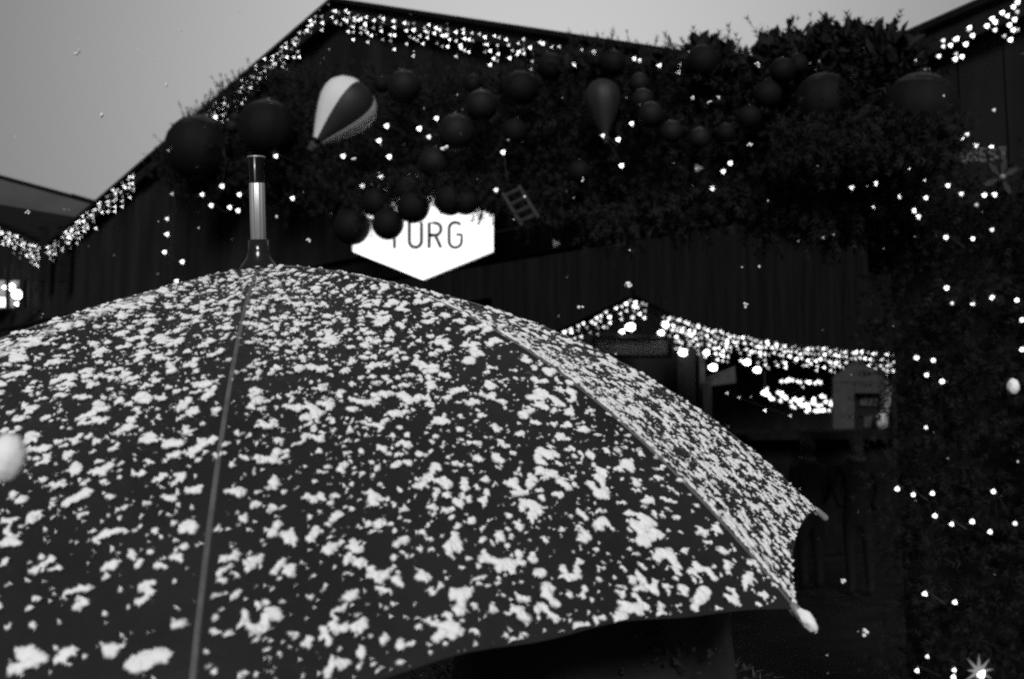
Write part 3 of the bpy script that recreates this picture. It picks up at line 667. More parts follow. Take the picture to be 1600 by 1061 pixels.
# lamps in the far stall
for px, py, r, d, lab in ((985, 511, 9, 11.9, 'brightest wide lamp under the far stall gable'), (972, 518, 5, 11.9, 'small lamp touching the brightest gable lamp'), (1040, 508, 6, 11.9, 'upper lamp of the pair at the gable corner'), (1033, 520, 6, 11.9, 'lower lamp of the pair at the gable corner'),
    (1067, 551, 8, 12.1, 'lamp in front of the pale far stall post'), (1104, 551, 6, 12.6, 'lamp right of the pale far stall post'), (1114, 574, 8, 12.6, 'lamp above the little awning'), (1167, 566, 7, 13.0, 'higher of two bright lamps under the eave middle'), (1183, 578, 7, 13.0, 'lower of two bright lamps under the eave middle'), (1195, 614, 6, 13.2, 'lamp at the left end of the lit goods row')):
    globe_lamp(px, py, r*.72-.6, d, lab, M['lamp'], 'lamps of the far stall', .25, 1.3)
G_FS = 'fairy lights on the far stall'
def far_icicles(label, xs, fn, dmin, dmax, per, dens, sc=(1.5, 2.2)):
    pts, paths = [], []; x = xs[0]; base = []
    while x < xs[1]:
        y, d = fn(x); base.append(pix(x, y+1, d-.05)); k = random.choice(per); col = [base[-1]]
        for j in range(k):
            p = pix(x+random.uniform(-4, 4), y+3+j*8.5+random.uniform(-2, 3), d-.08-random.uniform(0, .2)); col.append(p)
            pts.append((p, random.choices((0, 1, 2), (2, 3, 3))[0], random.uniform(*sc)))
        paths.append(col); x += random.uniform(*dens)
    paths.append(base); return light_string(label, pts, G_FS, .002, paths)
far_icicles('icicle lights on the left slope of the far stall gable', (878, 991), lambda x: (float(np.interp(x, (872, 991), (520, 466))), FD), 0, 0, (1, 2, 3, 4), (7, 11))
far_icicles('short icicle lights right of the far stall gable peak', (992, 1012), lambda x: (float(np.interp(x, (991, 1052), (466, 497))), FD), 0, 0, (3, 4, 5), (6, 9), (1.6, 2.4))
far_icicles('icicle lights massed along the left half of the far stall eave', (1036, 1200), eave, 0, 0, (3, 4, 5, 6), (4, 6.5))
far_icicles('icicle lights massed along the right half of the far stall eave', (1202, 1394), eave, 0, 0, (3, 4, 4, 5), (4, 6.5))
def far_row(label, path, n, jy, sc, d):
    xs = np.linspace(0, 1, n); P = np.array(path, float); s = np.linspace(0, 1, len(P)); pts = []
    for u in xs:
        pts.append((pix(np.interp(u, s, P[:, 0])+random.uniform(-3, 3), np.interp(u, s, P[:, 1])+random.uniform(-jy, jy), d+random.uniform(-.1, .1)), random.choice((0, 1, 1)), random.uniform(*sc)))
    return light_string(label, pts, G_FS, .002, [[p for p, _, _ in pts]])
far_row('level row of soft bulbs inside the far stall', [(1222, 594), (1283, 598)], 11, 2, (2.0, 2.8), 13.6)
far_row('slanting mass of bulbs over the far stall counter', [(1200, 616), (1235, 628), (1262, 632), (1300, 622)], 32, 9, (2.0, 2.8), 13.4)
far_row('lowest short row of bulbs beside the house-shaped board', [(1262, 641), (1297, 640)], 9, 3, (1.8, 2.4), 13.3)
far_row('few scattered bulbs low in the far stall', [(1194, 640), (1252, 606), (1234, 650), (1157, 622), (1138, 616)], 5, 2, (1.0, 1.4), 13.2)
# house shaped board
HD = 12.8
hb = thing('house_shaped_board', pix(1342, 700, HD), 'grey house-shaped board with a dark shop window, right end of the far stall', 'board')
for poly in ([(1302, 598), (1302, 670), (1335, 670), (1335, 598)], [(1302, 597), (1335, 597), (1381, 597), (1381, 590), (1342, 560), (1302, 590)], [(1376, 598), (1376, 670), (1381, 670), (1381, 598)], [(1336, 598), (1375, 598), (1375, 614), (1336, 614)]):
    mb = MB(); prism(mb, [pix(x, y, HD) for x, y in poly], FWD*.05); mesh('plank', mb, M['house_board'], hb)
mb = MB(); prism(mb, rect_px(1336, 614.5, 1375, 670, HD+.12), FWD*.02); mesh('recess', mb, M['timber_edge'], hb)
mb = MB(); prism(mb, rect_px(1344, 624, 1376, 634, HD+.08), FWD*.02); mesh('shop_plate', mb, M['post'], hb)
mb = MB(); prism(mb, rect_px(1350, 650, 1362, 668, HD+.08), FWD*.02); mesh('shop_goods', mb, M['post'], hb)
mb = MB(); prism(mb, [pix(1383, 594, HD), pix(1394, 606, HD+.3), pix(1391, 622, HD+.3), pix(1386, 668, HD+.1), pix(1382, 668, HD)], FWD*.03); mesh('lit_side_board', mb, M['board'], hb)  # lit side of the board, its brightness put into a paler colour
ln = thing('lantern', pix(1378, 672, HD-.2), 'pale glowing lantern at the lower right of the house-shaped board', 'lantern')
c = pix(1378, 658, HD-.2); mb = MB(); lathe(mb, c-Z3*.10, Z3, [(.03, 0), (.055, .05), (.06, .17), (.04, .2)], 10); mesh('glass', mb, M['star_lit'], ln, smooth=True)
mb = MB(); lathe(mb, c+Z3*.101, Z3, [(.065, 0), (.03, .05), (.006, .08)], 10); mesh('cap', mb, M['black_plastic'], ln, smooth=True)

# ---------------------------------------------------------------- umbrella
PAR = [0.93616, -0.01615, -0.04131, 0.58452, 0.70474, 1.74927, 0.09616, 0.023, 1.20101, 0.17513]
RIB_BULGE = [-0.00081, 0.02276, 0.01309, 0.0, 0.0, 0.0, -0.0068, 0.0]      # ribs of a used umbrella are never quite alike
RIB_LIFT = [0.0056, -0.02247, 0.00028, 0.0, 0.0, 0.0, 0.01369, 0.0]
RIB_LEN = [0.98736, 0.9625, 1.07877, 1.0, 1.0, 1.0, 0.99756, 1.0]
d_, ax_, ay_, RHO, AL, PH, LF, SAG, QQ, T0 = PAR; NR = 8
def c2w(v):
    v = np.atleast_2d(v); return v[:, :1]*RIGHT-v[:, 1:2]*UP+v[:, 2:3]*FWD
upc = np.array([ax_, -1.0, ay_]); upc /= np.linalg.norm(upc); e1c = np.cross(upc, [0, 0, 1.]); e1c /= np.linalg.norm(e1c); e2c = np.cross(upc, e1c)
APEX = CAM+c2w(np.array([(405-CX)/F_PX*d_, (415-CY)/F_PX*d_, d_]))[0]
UAX = c2w(upc)[0]; E1 = c2w(e1c)[0]; E2 = c2w(e2c)[0]
_u = np.linspace(0, 1, 161); _sl = T0+(AL-T0)*_u**QQ
_R = np.concatenate([[0], np.cumsum((np.cos(_sl[1:])+np.cos(_sl[:-1]))/320)])*RHO
_Z = -np.concatenate([[0], np.cumsum((np.sin(_sl[1:])+np.sin(_sl[:-1]))/320)])*RHO
def rib_pt(k, s):
    k = k % NR; s = np.asarray(s, float)
    ks = RIB_LEN[k]
    r = np.interp(s*ks, _u, _R)+np.maximum(s*ks-1, 0)*RHO*math.cos(AL); z = np.interp(s*ks, _u, _Z)-np.maximum(s*ks-1, 0)*RHO*math.sin(AL)
    bul = RIB_BULGE[k]*np.sin(math.pi*np.clip(s, 0, 1))+RIB_LIFT[k]*s*s
    th = PH+2*math.pi*k/NR
    dirv = math.cos(th)*E1+math.sin(th)*E2
    return APEX+r[..., None]*dirv+(z+bul)[..., None]*UAX
def surf(k, s, t):
    ss = s*(1-SAG*4*t*(1-t)); a = rib_pt(k, ss); b = rib_pt(k+1, ss)
    # slight slack of the cloth between the ribs
    slack = -.010*(4*t*(1-t))*np.sin(math.pi*np.clip(s, 0, 1))**.8
    return a*(1-t[..., None])+b*t[..., None]+slack[..., None]*UAX
um = thing('umbrella', APEX-UAX*.86, 'open dark umbrella flecked with wet snow filling the foreground', 'umbrella')
def grid_faces(nu, nv):
    i = np.arange(nu-1)[:, None]*nv+np.arange(nv-1)[None, :]; i = i.ravel()
    return np.stack([i, i+1, i+nv+1, i+nv], 1)
def np_mesh(name, V, Fq, m, parent, org=None, smooth=True, kind=None):
    org = root_of(parent) if org is None else org
    me = bpy.data.meshes.new(name); V = (V-org).astype(np.float32); Fq = Fq.astype(np.int32)
    me.vertices.add(len(V)); me.vertices.foreach_set('co', V.ravel())
    k = Fq.shape[1]; me.loops.add(Fq.size); me.loops.foreach_set('vertex_index', Fq.ravel())
    me.polygons.add(len(Fq)); me.polygons.foreach_set('loop_start', np.arange(len(Fq), dtype=np.int32)*k)
    me.polygons.foreach_set('loop_total', np.full(len(Fq), k, np.int32))
    me.polygons.foreach_set('use_smooth', np.full(len(Fq), smooth)); me.update(calc_edges=True); me.validate()
    me.materials.append(m); o = link(name, me, parent, org)
    if kind: o['kind'] = kind
    return o
for k in range(NR):
    nu, nv = 60, 30; s = np.linspace(.012, 1, nu); t = np.linspace(0, 1, nv); S, T = np.meshgrid(s, t, indexing='ij')
    P = surf(k, S, T); w_ = .0016*np.sin(T*math.pi*7+k)*np.clip(S-.75, 0, 1)*4*np.sin(math.pi*T)   # small ripples at the hem
    P = P+w_[..., None]*UAX
    np_mesh('canopy_panel', P.reshape(-1, 3), grid_faces(nu, nv), M['fabric'], um)
for k in range(NR):
    s = np.linspace(.05, .995, 50); P = rib_pt(k, s); th = PH+2*math.pi*k/NR; tang = -math.sin(th)*E1+math.cos(th)*E2
    nrm = np.cross(tang, np.gradient(P, axis=0)); nrm /= np.linalg.norm(nrm, axis=1)[:, None]; nrm *= np.sign((nrm@UAX))[:, None]
    wv = .0015; V = np.concatenate([P+nrm*.0004-tang*wv-UAX*.0003, P+nrm*.0014, P+nrm*.0004+tang*wv-UAX*.0003]); n = len(P)
    Fq = np.concatenate([np.stack([np.arange(n-1), np.arange(1, n), np.arange(1, n)+n, np.arange(n-1)+n], 1), np.stack([np.arange(n-1)+n, np.arange(1, n)+n, np.arange(1, n)+2*n, np.arange(n-1)+2*n], 1)])
    np_mesh('seam_sheen', V, Fq, M['seam'], um)  # strip along the rib painting in the sheen of stretched wet cloth
    mb = MB(); tube(mb, list(rib_pt(k, np.linspace(.03, 1.0, 24))-UAX*.004), .0016, 5); mesh('rib', mb, M['steel'], um)
    a = rib_pt(k, np.array([.5]))[0]-UAX*.006; b = APEX-UAX*.20+(math.cos(th)*E1+math.sin(th)*E2)*.012
    mb = MB(); tube(mb, [a, b], .0016, 5); mesh('stretcher', mb, M['steel'], um)
    p0 = rib_pt(k, np.array([.985, 1.0])); dv = p0[1]-p0[0]; dv /= np.linalg.norm(dv)
    mb = MB(); lathe(mb, p0[1]-dv*.004, dv, [(.0022, 0), (.0032, .004), (.0036, .010), (.0040, .016), (.0034, .0185), (.001, .020)], 10); mesh('rib_tip', mb, M['pale_plastic'], um, smooth=True)
mb = MB(); tube(mb, [APEX+UAX*.004, APEX-UAX*.76], .0065, 12); mesh('shaft', mb, M['steel'], um, smooth=True)
mb = MB(); lathe(mb, APEX-UAX*.225, UAX, [(.010, 0), (.016, .006), (.016, .02), (.009, .026), (.009, .06)], 14); mesh('runner', mb, M['black_plastic'], um, smooth=True)
hp = [APEX-UAX*.75]; side = E1*.7+E2*.2
mb = MB(); cpt = APEX-UAX*.86
hook = [APEX-UAX*.74, APEX-UAX*.80, APEX-UAX*.86]+[APEX-UAX*(.86+.032*math.sin(q))+RIGHT*(.032-.032*math.cos(q)) for q in np.linspace(.3, 3.0, 9)]
tube(mb, hook, .0115, 12); mesh('handle', mb, M['black_plastic'], um, smooth=True)
fe = thing if False else None
mb = MB(); lathe(mb, APEX-UAX*.004, UAX, [(.0195, .0), (.0165, .004), (.0115, .011), (.0098, .018), (.0092, .028)], 28); base = mesh('ferrule', mb, M['black_plastic'], um, smooth=True)
mb = MB(); lathe(mb, APEX+UAX*.024, UAX, [(.0066, 0), (.0069, .0005), (.0069, .0525), (.0066, .053)], 60, .05, 12); mesh('metal_sleeve', mb, M['steel'], base, smooth=True)
mb = MB(); lathe(mb, APEX+UAX*.077, UAX, [(.0062, 0), (.0066, .001), (.0069, .021), (.0075, .0225), (.0076, .0240), (.0070, .0248), (.004, .0254), (.0005, .0255)], 32); mesh('end_cap', mb, M['black_plastic'], base, smooth=True)
mb = MB(); lathe(mb, APEX+UAX*.1003, UAX, [(.0070, 0), (.0083, .0004), (.0086, .0010), (.0080, .0016), (.0060, .0018)], 32); mesh('rim', mb, M['steel'], base, smooth=True)
for q in (0.0,):
    o_ = -FWD*.0068; mb = MB(); tube(mb, [APEX+UAX*.0765+o_, APEX+UAX*.100+o_*1.06], .0008, 6); mesh('cap_highlight', mb, M['steel'], base, smooth=True)  # thin pale line added as a painted highlight down the cap

# ---------------------------------------------------------------- snow lying on the umbrella
def vnoise(nu, nv, cu, cv, r):
    gu, gv = int(nu/cu)+3, int(nv/cv)+3; G = r.random((gu, gv)); u = np.arange(nu)/cu; v = np.arange(nv)/cv
    iu, iv = u.astype(int), v.astype(int); fu, fv = u-iu, v-iv; fu = fu*fu*(3-2*fu); fv = fv*fv*(3-2*fv); fu = fu[:, None]; fv = fv[None, :]
    return (G[iu][:, iv]*(1-fu)+G[iu+1][:, iv]*fu)*(1-fv)+(G[iu][:, iv+1]*(1-fu)+G[iu+1][:, iv+1]*fu)*fv
def snow_panel(k, res, ncl, big, crest_a=0, crest_b=0, bare=.006, dens_fn=None):
    r = np.random.default_rng(100+k)
    nu, nv = int(.60/res), int(.40/res); s = np.linspace(.022, .998, nu); t = np.linspace(0, 1, nv)
    rib0, rib1 = rib_pt(k, s*1.0), rib_pt(k+1, s*1.0); chord = np.linalg.norm(rib1-rib0, axis=1); Lr = .605
    H = np.zeros((nu, nv), np.float32); ds = Lr*(s[1]-s[0])
    warp = [(vnoise(nu, nv, .004/res, .004/res, r)-.5)*.0024+(vnoise(nu, nv, .0016/res, .0016/res, r)-.5)*.0015 for _ in range(2)]
    for c in range(ncl):
        cs = .03+.97*r.random()**.56; ct = r.random()
        if dens_fn and r.random() > dens_fn(cs, ct): continue
        sz = big*(.72+.5*cs)*((.38+1.1*r.random()**2.6) if r.random() > .3 else .36); m = 1+int(r.random()**1.6*6); cw = float(np.interp(cs, s, chord))
        ang = r.random()*6.28; dx, dy = math.cos(ang), math.sin(ang); walk = np.zeros(2)
        for j in range(m):
            rad = sz*(.6+.7*r.random()); ps = cs*Lr+walk[0]; pt_ = ct*cw+walk[1]
            walk = walk+np.array([dx, dy])*sz*(.55+.5*r.random())*r.choice([-1, 1], p=[.25, .75])+r.normal(size=2)*sz*.45
            i0 = int((ps/Lr-s[0])/(s[1]-s[0])); ri = int(rad*1.5/ds)+2
            cw2 = float(np.interp(ps/Lr, s, chord)); dt = cw2*(t[1]-t[0])+1e-6; j0 = int(pt_/dt); rj = min(int(rad*1.5/dt)+2, nv)
            a0, a1, b0, b1 = max(0, i0-ri), min(nu, i0+ri), max(0, j0-rj), min(nv, j0+rj)
            if a0 >= a1 or b0 >= b1: continue
            X = (s[a0:a1]*Lr)[:, None]-ps+warp[0][a0:a1, b0:b1]; Y = (t[b0:b1]*cw2)[None, :]-pt_+warp[1][a0:a1, b0:b1]
            q = 1-(X*X+Y*Y)/(rad*rad*1.9); q = np.clip(q, 0, 1)*min(1.0, .45+rad/.005)
            H[a0:a1, b0:b1] = H[a0:a1, b0:b1]+q*(1-.6*np.clip(H[a0:a1, b0:b1], 0, 1))
    fine = vnoise(nu, nv, .0011/res, .0011/res, r); mid = vnoise(nu, nv, .0032/res, .0032/res, r)
    ya = t[None, :]*chord[:, None]; yb = (1-t)[None, :]*chord[:, None]
    if crest_a: H += crest_a*np.exp(-((ya-.004)/.0095)**2)*(.35+.9*mid)*np.clip(s*4, 0, 1)[:, None]
    if crest_b: H += crest_b*np.exp(-((yb-.003)/.005)**2)*(.25+1.1*mid)
    Hn = H*(.75+.5*mid)*(.8+.4*fine)-.20-.10*fine
    if bare > 0: Hn -= 1.2*np.exp(-((yb if k == 7 else ya)/bare)**2)*(.35+mid)*np.clip((s-.30)*6, 0, 1)[:, None]
    S, T = np.meshgrid(s, t, indexing='ij'); P = surf(k, S, T)
    gu = np.gradient(P, axis=0); gv = np.gradient(P, axis=1); nr = np.cross(gu, gv); nr /= np.linalg.norm(nr, axis=2)[..., None]+1e-12; nr *= np.sign((nr@UAX))[..., None]
    hh = np.clip(Hn, 0, None); hgt = .0004+.0021*np.minimum(hh, 1.4)**.7*(.96+.08*fine)
    P = P+nr*hgt[..., None]
    keep = Hn > 0; kf = keep[:-1, :-1] & keep[1:, :-1] & keep[1:, 1:] & keep[:-1, 1:]
    Fq = grid_faces(nu, nv)[kf.ravel()]; used = np.unique(Fq); mp_ = np.full(nu*nv, -1); mp_[used] = np.arange(len(used))
    return P.reshape(-1, 3)[used], mp_[Fq], np.minimum(hh.reshape(-1)[used]*1.9, 1.3)
allV, allF, allT, off_ = [], [], [], 0
specs = [(0, .0007, 6400, .0020, 0, 0, .007, lambda s, t: .36+.64*np.clip(1.25-1.15*s, 0, 1)), (1, .0008, 4000, .0021, .9, .25, 0, None), (7, .0007, 5600, .0022, .5, 0, .007, lambda s, t: .20+.80*np.clip(1.2-1.2*s, 0, 1)),
         (2, .0018, 600, .006, .4, 0, 0, None), (3, .0026, 450, .006, 0, 0, 0, None), (4, .0026, 450, .006, 0, 0, 0, None), (5, .0026, 450, .006, 0, 0, 0, None), (6, .0010, 4600, .0023, 0, 0, .006, None)]
for sp in specs:
    V, Fq, th_ = snow_panel(*sp); allV.append(V); allF.append(Fq+off_); allT.append(th_); off_ += len(V)
V = np.concatenate(allV); Fq = np.concatenate(allF); TH = np.concatenate(allT)
sn = np_mesh('umbrella_snow', V, Fq, M['snow'], None, APEX)
at_ = sn.data.attributes.new('thickness', 'FLOAT', 'POINT'); at_.data.foreach_set('value', TH.astype(np.float32))
tag(sn, 'clumps of wet white snow lying on the dark umbrella', 'snow', None, 'stuff')
# snow lumps on the rib tips
def lump(mb, c, r, n=6, axis=None, L=0, seed=0):
    rr = random.Random(seed)
    for i in range(n):
        p = np.array(c)+np.array([rr.gauss(0, .5), rr.gauss(0, .5), rr.gauss(0, .5)])*r
        if axis is not None: p = np.array(c)+axis*L*(i+.5)/n+np.array([rr.gauss(0, .25) for _ in range(3)])*r
        Vv = ICO2[0]*(r*rr.uniform(.5, .85)); Vv = Vv*(1+.35*np.array([mnoise.noise(Vector(v*(1.6/r)+p*300)) for v in Vv]))[:, None]
        mb.add(p+Vv, ICO2[1])
p0 = rib_pt(1, np.array([.985, 1.0])); dv = p0[1]-p0[0]; dv /= np.linalg.norm(dv)
mb = MB(); q1, q2 = frame_of(dv)[1:]
Vv = ICO3[0].copy(); nzv = np.array([mnoise.noise(Vector(v*2.2))*.22+mnoise.noise(Vector(v*7))*.08 for v in Vv])[:, None]; Vv = Vv*(1+nzv)
mb.add(p0[1]+dv*.011+UAX*.002-FWD*.001+Vv[:, :1]*q1*.0044+Vv[:, 1:2]*q2*.0044+Vv[:, 2:3]*dv*.0092, ICO3[1])
tag(mesh('snow_lump', mb, M['flake'], None, p0[1], smooth=True, recalc=False), 'oblong snow lump on the nearest right umbrella rib tip', 'snow')

# ---------------------------------------------------------------- person holding the umbrella
def skin_body(name, nodes, edges, m, parent, root_i, lvl=2):
    me = bpy.data.meshes.new(name); org = root_of(parent)
    me.from_pydata([tuple(np.array(n[0])-org) for n in nodes], edges, []); o = link(name, me, parent, org)
    md = o.modifiers.new('skin', 'SKIN'); o.modifiers.new('sub', 'SUBSURF').levels = lvl; o.modifiers['sub'].render_levels = lvl
    for i, n in enumerate(nodes):
        sv_ = me.skin_vertices[0].data[i]; r = n[1]; sv_.radius = (r if hasattr(r, '__len__') else (r, r)); sv_.use_root = (i == root_i)
    me.materials.append(m); md.use_smooth_shade = True
    return o
HX, HY = .075, .95
pe = thing('person', (HX, HY, 0), 'person seen from behind under the umbrella in a dark coat with fur hood', 'person')
hand = APEX-UAX*.70
B = lambda x, y, z: (HX+x, HY+y, z)
nodes = [(B(0, 0, .90), (.155, .125)), (B(0, 0, 1.05), (.150, .115)), (B(0, 0, 1.20), (.175, .12)), (B(0, -.005, 1.315), (.15, .105)), (B(0, 0, 1.375), (.07, .07)), (B(0, .01, 1.43), (.06, .06)),
 (B(-.16, 0, 1.32), .075), (B(-.215, .03, 1.18), .062), (tuple(np.array(hand)*.72+np.array(B(-.215, .03, 1.05))*.28), .05), (tuple(hand+np.array([.03, -.035, -.005])), .036),
 (B(.16, 0, 1.32), .075), (B(.205, .0, 1.12), .06), (B(.20, .06, .90), .05), (B(.18, .12, .80), .037),
 (B(-.085, 0, .80), .10), (B(-.095, .01, .47), .068), (B(-.095, -.02, .10), .048), (B(.085, 0, .80), .10), (B(.095, .01, .47), .068), (B(.095, -.02, .10), .048),
 (B(0, .01, 1.52), (.085, .10)), (B(0, .005, 1.57), (.075, .09))]
edges = [(0, 1), (1, 2), (2, 3), (3, 4), (4, 5), (3, 6), (6, 7), (7, 8), (8, 9), (3, 10), (10, 11), (11, 12), (12, 13), (0, 14), (14, 15), (15, 16), (0, 17), (17, 18), (18, 19), (5, 20), (20, 21)]
skin_body('body', nodes, edges, M['coat'], pe, 0)
# face (turned away), hood, scarf
mb = MB(); Vv = ICO3[0]*np.array([.074, .09, .108]); Vv[:, 1] += .012*np.exp(-((Vv[:, 0]/.018)**2+((Vv[:, 2]+.012)/.03)**2))*(Vv[:, 1] > 0); mb.add(np.array(B(0, .03, 1.52))+Vv, ICO3[1]); mesh('face', mb, M['skin'], pe, smooth=True, recalc=False)
for sx in (-.03, .03):
    mb = MB(); lathe(mb, B(sx, .108, 1.535), (0, 1, 0), sphere_prof(.011, 6), 10); mesh('eye', mb, M['pale_plastic'], pe, smooth=True)
mb = MB(); tube(mb, [B(-.022, .112, 1.468), B(0, .119, 1.465), B(.022, .112, 1.468)], [.003, .005, .003], 6); mesh('mouth', mb, M['ball_grey'], pe, smooth=True)
mb = MB()   # hood that drapes over the shoulders, open at the front
prof = [(.004, 1.648), (.05, 1.640), (.088, 1.612), (.112, 1.57), (.124, 1.51), (.126, 1.455), (.130, 1.415), (.150, 1.385), (.185, 1.355), (.215, 1.325), (.228, 1.28)]
sg_ = 56; v = []
for r_, z_ in prof:
    for q_ in range(sg_):
        a_ = 2*math.pi*q_/sg_; k_ = 1+.07*mnoise.noise(Vector((math.cos(a_)*2.2, math.sin(a_)*2.2, z_*16)))+.02*math.sin(a_*9+z_*30)
        v.append(B(r_*k_*math.cos(a_), r_*k_*.88*math.sin(a_)-.012, z_))
fl = [(i*sg_+q_, i*sg_+(q_+1) % sg_, (i+1)*sg_+(q_+1) % sg_, (i+1)*sg_+q_) for i in range(len(prof)-1) for q_ in range(sg_)]
fl = [q_ for q_ in fl if not (np.mean([v[z][1] for z in q_])-HY > .045 and 1.43 < np.mean([v[z][2] for z in q_]) < 1.625)]
mb.add(v, fl); mesh('hood', mb, M['coat'], pe, smooth=True, recalc=False)
mb = MB(); rr = random.Random(5)
for i in range(2600):     # fur collar lying over the shoulders
    q = rr.uniform(0, 6.28); a = .135+.035*rr.random(); p = np.array(B(math.cos(q)*a, math.sin(q)*a*.85-.01, 1.385+.05*rr.random()))
    dv2 = np.array([math.cos(q)+rr.gauss(0, .4), math.sin(q)+rr.gauss(0, .4), rr.gauss(.25, .5)]); dv2 /= np.linalg.norm(dv2); s_ = np.cross(dv2, Z3)*.0016
    mb.add([p-s_, p+s_, p+dv2*rr.uniform(.006, .013)], [(0, 1, 2)])
mesh('fur_collar', mb, M['fur'], pe, recalc=False)
mb = MB(); tube(mb, [B(math.cos(q)*.125, math.sin(q)*.105-.01, 1.39) for q in np.linspace(0, 6.283, 25)], .028, 8, False); mesh('collar_roll', mb, M['coat'], pe, smooth=True)
for sx in (-1, 1):
    mb = MB(); Vv = ICO2[0]*np.array([.048, .125, .05]); Vv[:, 2] = np.maximum(Vv[:, 2], -.045); mb.add(np.array(B(sx*.095, .035, .048))+Vv, ICO2[1]); mesh('boot', mb, M['boot'], pe, smooth=True)
mb = MB(); lathe(mb, B(0, 0, .62), Z3, [(.215, 0), (.20, .1), (.175, .3), (.168, .42), (.19, .6), (.17, .70), (.09, .76)], 28, .02, 7); mesh('coat_body', mb, M['coat'], pe, smooth=True)
# hand closed round the shaft
palm = hand+np.array([.018, -.022, -.005]); pd = MB()
tube(pd, [palm+np.array([.02, -.012, -.035]), palm, palm+np.array([-.006, .0, .03])], [.022, .03, .024], 10); mesh('palm', pd, M['skin'], pe, smooth=True)
for i in range(4):
    zc = hand+UAX*(.03-.02*i); L = (.9, 1.05, 1.0, .82)[i]; mb = MB()
    pts = [zc+.0235*(math.cos(q)*RIGHT+math.sin(q)*np.array([0, 1, 0])) for q in np.linspace(-.5, -.5+2.0*L*1.9, 9)]; tube(mb, pts, [.0088, .0092, .009, .0088, .0085, .0085, .008, .0075, .005], 8); mesh('finger', mb, M['skin'], pe, smooth=True)
mb = MB(); pts = [hand+UAX*(.012+.012*i/6)+.025*(math.cos(q)*RIGHT+math.sin(q)*np.array([0, 1, 0])) for i, q in enumerate(np.linspace(-.6, -3.4, 8))]; tube(mb, pts, [.011, .0108, .0105, .0102, .010, .0098, .009, .006], 8); mesh('thumb', mb, M['skin'], pe, smooth=True)
# dusting of snow on the hood and shoulder
mb = MB(); rr = random.Random(9)
for i in range(46):
    c = np.array(B(.052+rr.gauss(0, .02), -.124+rr.gauss(0, .004), 1.475+rr.gauss(0, .022))); lump(mb, c, rr.uniform(.0012, .0032), 3, seed=i)
tag(mesh('shoulder_snow', mb, M['frost'], None, B(.05, -.11, 1.475), smooth=True, recalc=False), 'light dusting of snow on the dark hood under the umbrella', 'snow', None, 'stuff')

def visitor(px, d, hgt, turn, hat, label, seed):
    k = hgt/1.72; b0 = pix(px, 690, d); x0, y0 = b0[0], b0[1]; ct, st_ = math.cos(turn), math.sin(turn)
    def W(x, y, z): return (x0+(x*ct-y*st_)*k, y0+(x*st_+y*ct)*k, z*k)
    o = thing('person', (x0, y0, 0), label, 'person', 'visitors standing before the far stall')
    nd = [(W(0, 0, .92), (.165*k, .13*k)), (W(0, 0, 1.1), (.16*k, .125*k)), (W(0, 0, 1.28), (.185*k, .125*k)), (W(0, 0, 1.41), (.15*k, .10*k)), (W(0, .005, 1.48), .062*k), (W(0, .015, 1.54), .056*k),
          (W(-.18, 0, 1.40), .078*k), (W(-.235, -.02, 1.14), .064*k), (W(-.17, .10, .96), .052*k), (W(.18, 0, 1.40), .078*k), (W(.235, -.02, 1.14), .064*k), (W(.17, .10, .96), .052*k),
          (W(-.09, 0, .82), .105*k), (W(-.10, .01, .48), .07*k), (W(-.10, -.02, .10), .05*k), (W(-.10, .09, .055), .045*k), (W(.09, 0, .82), .105*k), (W(.10, .01, .48), .07*k), (W(.10, -.02, .10), .05*k), (W(.10, .09, .055), .045*k)]
    eg = [(0, 1), (1, 2), (2, 3), (3, 4), (4, 5), (3, 6), (6, 7), (7, 8), (3, 9), (9, 10), (10, 11), (0, 12), (12, 13), (13, 14), (14, 15), (0, 16), (16, 17), (17, 18), (18, 19)]
    skin_body('body', nd, eg, M['coat_far'], o, 0, 1)
    mb = MB(); Vv = ICO3[0]*np.array([.074, .092, .112]); Vv[:, 1] += .018*np.exp(-((Vv[:, 0]/.018)**2+((Vv[:, 2]+.01)/.028)**2))*(Vv[:, 1] > 0)
    mb.add([W(v[0], v[1]+.025, v[2]+1.61) for v in Vv], ICO3[1]); mesh('face', mb, M['skin_far'], o, smooth=True, recalc=False)
    mb = MB(); cap = ICO3[0]*np.array([.088, .105, .11]); mb.add([W(v[0], v[1]+.012, v[2]+1.645+(.012*math.sin(v[0]*120))) for v in cap], [q for q in ICO3[1] if cap[list(q)].mean(0)[2] > .0 or (cap[list(q)].mean(0)[1] < -.02 and cap[list(q)].mean(0)[2] > -.06)]); mesh('hat', mb, M[hat], o, smooth=True, recalc=False)
    mb = MB(); lathe(mb, W(0, .01, 1.455), Z3, [(.085*k, 0), (.105*k, .03), (.10*k, .07), (.075*k, .09)], 14, .06, 5); mesh('scarf', mb, M['coat'], o, smooth=True)
    for sx in (-.03, .03):
        mb = MB(); lathe(mb, W(sx, .108, 1.625), (-st_, ct, 0), sphere_prof(.010, 5), 8); mesh('eye', mb, M['black_plastic'], o, smooth=True)
    return o
M['coat_far'] = mat('black_winter_coat', .010, .85, .3, 20, .2, .1); M['skin_far'] = mat('face_skin', .045, .6, .15, 30, .05, .2); M['knit_grey'] = mat('grey_knit', .028, .9, .4, 60, .4, .05); M['knit_dark'] = mat('black_knit', .008, .9, .4, 60, .4, .05)
visitor(1160, 10.6, 1.70, 2.2, 'knit_dark', 'person in dark coat and black hat, left of the three visitors at the far stall', 1)
visitor(1262, 11.2, 1.66, .3, 'knit_grey', 'person in dark coat seen from behind, middle of the three far stall visitors', 2)
visitor(1338, 10.9, 1.69, 2.7, 'knit_grey', 'person in grey knit hat below the house-shaped board', 3)
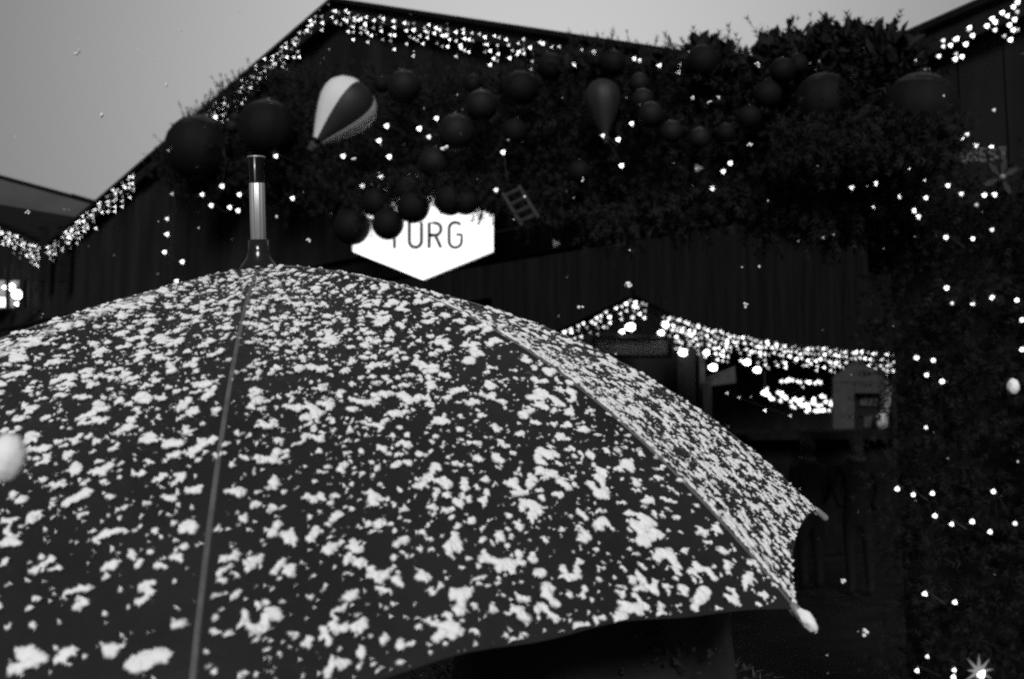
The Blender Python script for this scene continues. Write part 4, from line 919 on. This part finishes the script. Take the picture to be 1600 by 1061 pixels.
# ---------------------------------------------------------------- falling snow
G_FL = 'snowflakes caught falling near the camera'
flakes = [(12, 716, 46, .32, 1.6, 'big blurred snowflake close to the lens at the left edge'), (982, 446, 9, 1.0, 1.6, 'clumpy snowflake falling just above the far stall peak'), (1583, 604, 15, .62, 1.3, 'pale blurred snowflake at the right edge'),
 (1352, 988, 8, .75, 1.0, 'round soft snowflake below and right of the umbrella tip'), (1317, 908, 7, .8, .5, 'small winged snowflake right of the umbrella tip'), (1172, 227, 5, 1.2, 1.0, 'tiny slanted snowflake under the row of small baubles'),
 (694, 231, 8, 1.1, .6, 'snowflake in front of the large charcoal bauble'), (554, 248, 5, 1.1, 1.3, 'small snowflake below the striped balloon'), (645, 87, 5, 1.3, 1.2, 'small snowflake above the ribbed bauble'),
 (1165, 476, 5, 1.3, 1.2, 'lone snowflake above the far stall eave'), (906, 480, 6, 1.1, .5, 'flat snowflake above the left end of the far stall gable'), (868, 381, 4, .36, 1.0, 'blurred snowflake right of the hexagonal sign'), (1090, 263, 4, .36, 1.0, 'blurred snowflake below the middle small bauble'),
 (1183, 101, 5, 1.3, 1.2, 'snowflake against the dark greenery near the leafy sprays'), (1123, 153, 4, 1.4, 1.0, 'snowflake in front of the upper right garland'), (1107, 160, 4, 1.4, 1.1, 'snowflake just left of another in the upper right garland'), (1082, 154, 5, 1.4, .8, 'snowflake above the middle small bauble'), (483, 376, 4, 1.2, .8, 'tiny snowflake between ferrule and hexagonal sign'), (911, 281, 4, 1.2, 1.1, 'tiny snowflake right of the toy ladder'),
 (43, 331, 5, 1.1, 1.0, 'snowflake in front of the pale roof'), (122, 82, 5, .7, 1.0, 'faint snowflake high in the sky at the left'), (260, 133, 4, .8, .7, 'faint snowflake in the sky above the leftmost bauble'), (158, 181, 5, .8, .8, 'faint snowflake in the middle of the left sky')]
for i, (px, py, rp_, d, el, lab) in enumerate(flakes):
    c = pix(px, py, d); r = rp_/F_PX*d*.62; mb = MB(); rr = random.Random(i)
    if i in (0, 2):
        mb.add(c+ICO3[0]*np.array([1, 1, 1.35])*(r*(1+.10*np.array([mnoise.noise(Vector(v*2.1)) for v in ICO3[0]])))[:, None], ICO3[1])
    for j in range(0 if i in (0, 2) else 7):
        p = c+np.array([rr.gauss(0, .5), rr.gauss(0, .5), rr.gauss(0, .5*el)])*r
        Vv = ICO2[0]*r*rr.uniform(.35, .7); Vv = Vv*(1+.5*np.array([mnoise.noise(Vector(v*(2.0/r)+p*50)) for v in Vv]))[:, None]; mb.add(p+Vv, ICO2[1])
    tag(mesh('snowflake', mb, M['flake'], None, c, smooth=True, recalc=False), lab, 'snowflake', G_FL)
mb = MB(); rr = random.Random(77)
for i in range(700):
    d = rr.uniform(1.6, 11); c = pix(rr.uniform(-150, 1750), rr.uniform(-150, 1150), d); r = rr.uniform(.0012, .003)
    mb.add(c+ICO1[0]*r*np.array([rr.uniform(.6, 1.3), rr.uniform(.6, 1.3), rr.uniform(.6, 1.5)]), ICO1[1])
tag(mesh('falling_snow', mb, M['flake'], None, pix(800, 530, 5), recalc=False), 'fine snow falling through the air over the market', 'snow', None, 'stuff')
